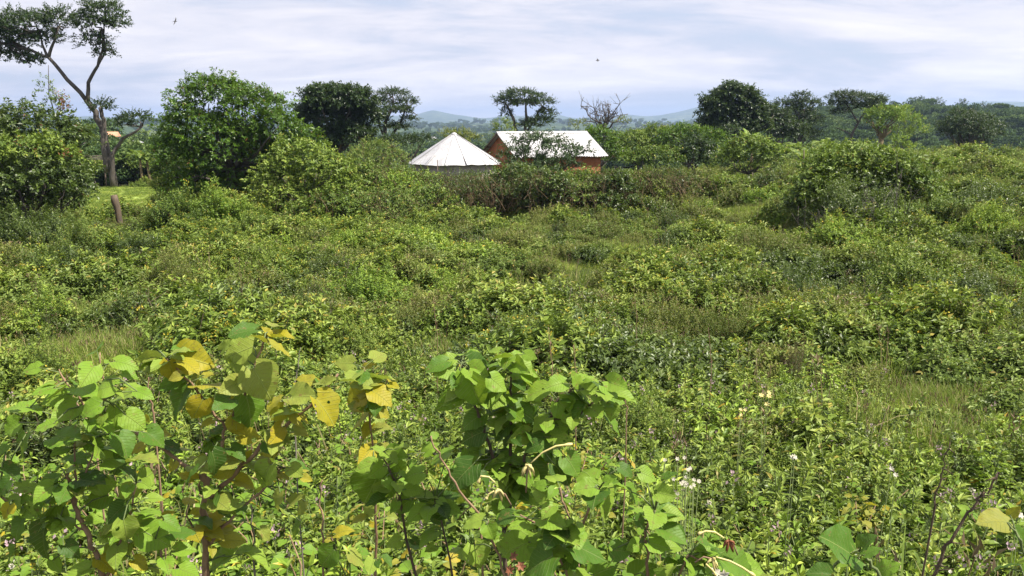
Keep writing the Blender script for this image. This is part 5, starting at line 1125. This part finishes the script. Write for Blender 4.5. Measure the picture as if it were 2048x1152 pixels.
stick('bare reddish stalk above the left sapling', 2.3, [(190, 880), (170, 830), (140, 780), (118, 738)], .0035, .0015, 'bark_twig', 0, 4)
stick('thin pale stalk rising over the yellow saplings', 2.5, [(585, 800), (590, 760), (598, 735), (602, 695)], .003, .0012, 'bark_grey', 0, 5)
stick('pale stalk standing in the weeds below the golden sapling', 2.0, [(505, 1110), (508, 1060), (502, 1010)], .0035, .002, 'bark_grey', 0, 6)
stick('brown stalk low between the two golden saplings', 2.1, [(645, 1110), (648, 1040), (640, 1000), (645, 960)], .004, .002, 'bark_twig', 0, 7)
for i, (px, py) in enumerate([(1100, 700), (1150, 735), (1250, 800), (870, 640), (1270, 610), (300, 800), (480, 560), (1420, 700)]):
    stick(['thin brown stalk above the right arm of the lime sapling', 'thin brown stalk touching the top of the lime sapling right arm', 'brown stalk right of the lime leaved sapling', 'brown stalk in the scrub above the small golden sapling', 'dark stalk by the dark stemmed bush in mid field', 'brown stalk just left of the big golden sapling', 'brown stalk in the scrub far above the golden sapling', 'pale stalk in the scrub right of mid field'][i],
          [5.0, 4.2, 3.4, 8, 10, 2.6, 14, 7][i], [(px + 4, py + 26), (px, py - 10), (px - 3, py - 45)], .004, .002, 'bark_twig', 4, 20 + i)

# curled yellow flowers
def curly(label, y, head, stalks, anchor, seed, anther='flower_yellow', red=False):
    rng = np.random.default_rng(seed); h = W(*head, y); root = empty('curled_flower', h, label, 'flower'); mb = MB(); s = S(y)
    for k in range(10):
        a = rng.random() * 6.28; d = np.array([math.cos(a), -.5 + .6 * rng.random(), math.sin(a)]); pts = [h + d * s * 14 * t + np.array([0, 0, -s * 10 * t * t * (1 + rng.random())]) for t in np.linspace(0, 1, 4)]
        mb.tube(pts, [.0016, .0034, .003, .0008], 'leaf_rusty' if red else 'flower_yellow', 5)
    mb.build('petals', root, h)
    for q in stalks:
        P = np.array([W(a, b, y - .02) for a, b in q]); m = MB(); tt = np.linspace(0, len(P) - 1, 13); Q = np.stack([np.interp(tt, np.arange(len(P)), P[:, k]) for k in range(3)], 1)
        m.tube(Q, np.r_[np.linspace(.0018, .0024, 11), .0045, .003], 'flower_yellow', 6); m.build('bud_tube', root, h)
    m = MB(); g_ = W(*anchor, y); m.tube([h, (h + g_) / 2 + [0, 0, .01], g_], [.002, .002, .002], 'bark_twig', 5); m.build('stalk', root, h)
curly('curled yellow flower with one long pale tube reaching right', 1.72, (1056, 932), [[(1062, 926), (1085, 905), (1112, 892), (1145, 888)]], (1052, 985), 1)
curly('curled yellow flower with two hooked tubes bending left', 1.70, (998, 982), [[(990, 965), (978, 954), (962, 952), (956, 966)], [(988, 982), (978, 988), (972, 998)]], (1022, 1010), 2)
curly('orange yellow curled flower over rusty petals, right of the sprawling plant', 1.68, (1458, 1082), [[(1448, 1076), (1430, 1064), (1412, 1062), (1396, 1068)]], (1475, 1110), 3, red=True)
curly('yellow curled flower with a tube drooping off the lower photo edge', 1.6, (1425, 1118), [[(1432, 1114), (1460, 1122), (1485, 1135), (1510, 1152)], [(1412, 1128), (1425, 1140), (1432, 1150)]], (1390, 1125), 4)

def blossom(label, px, py, y, r, n, seed, cat='flower', mat='flower_white', spread=0.0, name='white_flower', stalkmat='stem_green'):
    rng = np.random.default_rng(seed); c = W(px, py, y); gb = c.copy(); gb[2] = float(gz(c[0], c[1])); root = empty(name, gb, label, cat); pet, st = MB(), MB()
    for i in range(n):
        o = c + rng.normal(size=3) * spread; k = 6; a = np.arange(k) / k * 6.283 + rng.random(); nn = nrm(np.array([rng.normal() * .3, -.7, .8])); u = nrm(np.cross(nn, [0, 0, 1.0])); v = np.cross(nn, u)
        D = u * np.cos(a)[:, None] + v * np.sin(a)[:, None] + nn * .35; leaves(pet, np.repeat(o[None], k, 0), D, np.repeat(nn[None], k, 0), r, r * .62, rng.random(k), mat, LAN)
        st.tube([gb + rng.normal(size=3) * [.02, .02, 0], (gb + o) / 2 + rng.normal(size=3) * .01, o], [.002, .0018, .0012], stalkmat, 4)
    pet.build('petals', root, gb); st.build('stalk', root, gb)
blossom('cluster of small cream white flowers in the weeds right of centre', 1375, 955, 2.6, .009, 18, 1, spread=.05)
blossom('single pale violet flower in the right weeds', 1588, 912, 2.9, .014, 2, 2, spread=.008)
blossom('white flower cut by the lower photo edge', 1434, 1146, 1.6, .014, 2, 3, spread=.006)
blossom('pair of small pale flowers near the right thorny twig', 1785, 945, 2.7, .011, 2, 4, spread=.01)
blossom('pale flower by the blurred yellow green leaf', 2040, 1026, 2.2, .014, 2, 5, spread=.008)
blossom('bright yellow seedling leaves among the right weeds', 1532, 798, 5.0, .02, 4, 6, 'leaves', 'flower_yellow', .02, 'yellow_leaf_sprig')
blossom('peach coloured withered flower left of the yellow sprig', 1482, 818, 4.6, .013, 3, 7, 'flower', 'flower_yellow', .02, 'withered_flower')
blossom('small crimson flower low under the curled yellow flowers', 1032, 1128, 1.7, .014, 3, 8, 'flower', 'leaf_rusty', .008, 'crimson_flower')

def bird(label, px, py, y, span, bank):
    c = W(px, py, y); mb = MB(); mb.tube([c + np.array([-span * .28, 0, 0]), c + np.array([-.12 * span, 0, .01]), c + np.array([.08 * span, 0, .01]), c + np.array([.24 * span, 0, .02]), c + np.array([.32 * span, 0, 0])], [.01, .05 * span, .06 * span, .035 * span, .004], 'bird_feather', 8)
    for sg in (-1, 1):
        v = [c + np.array([.12 * span, 0, .02]), c + np.array([-.08 * span, 0, .02]), c + np.array([-.02 * span, sg * .26 * span, (.10 + bank * sg) * span]), c + np.array([.12 * span, sg * .26 * span, (.10 + bank * sg) * span]), c + np.array([-.08 * span, sg * .5 * span, (.04 + bank * sg * 2) * span])]
        v += [q + np.array([0, 0, -.012 * span]) for q in v]
        f = [(0, 1, 2), (0, 2, 3), (3, 2, 4), (5, 7, 6), (5, 8, 7), (8, 9, 7), (1, 6, 7), (1, 7, 2), (0, 3, 8), (0, 8, 5), (3, 4, 9), (3, 9, 8), (2, 7, 9), (2, 9, 4)]; mb.add(v, f, 'bird_feather')
    mb.add([c + np.array(q) * span for q in [(-.26, 0, .01), (-.42, .06, 0), (-.42, -.06, 0), (-.26, 0, -.01)]], [(0, 1, 2), (3, 2, 1)], 'bird_feather'); tag(mb.build('bird', None, c), label, 'bird')
bird('small dark bird flying high above the hut and house', 1195, 121, 70, .6, .15)
bird('tiny bird in the sky between the tallest tree and the rounded tree', 350, 43, 90, .8, .3)
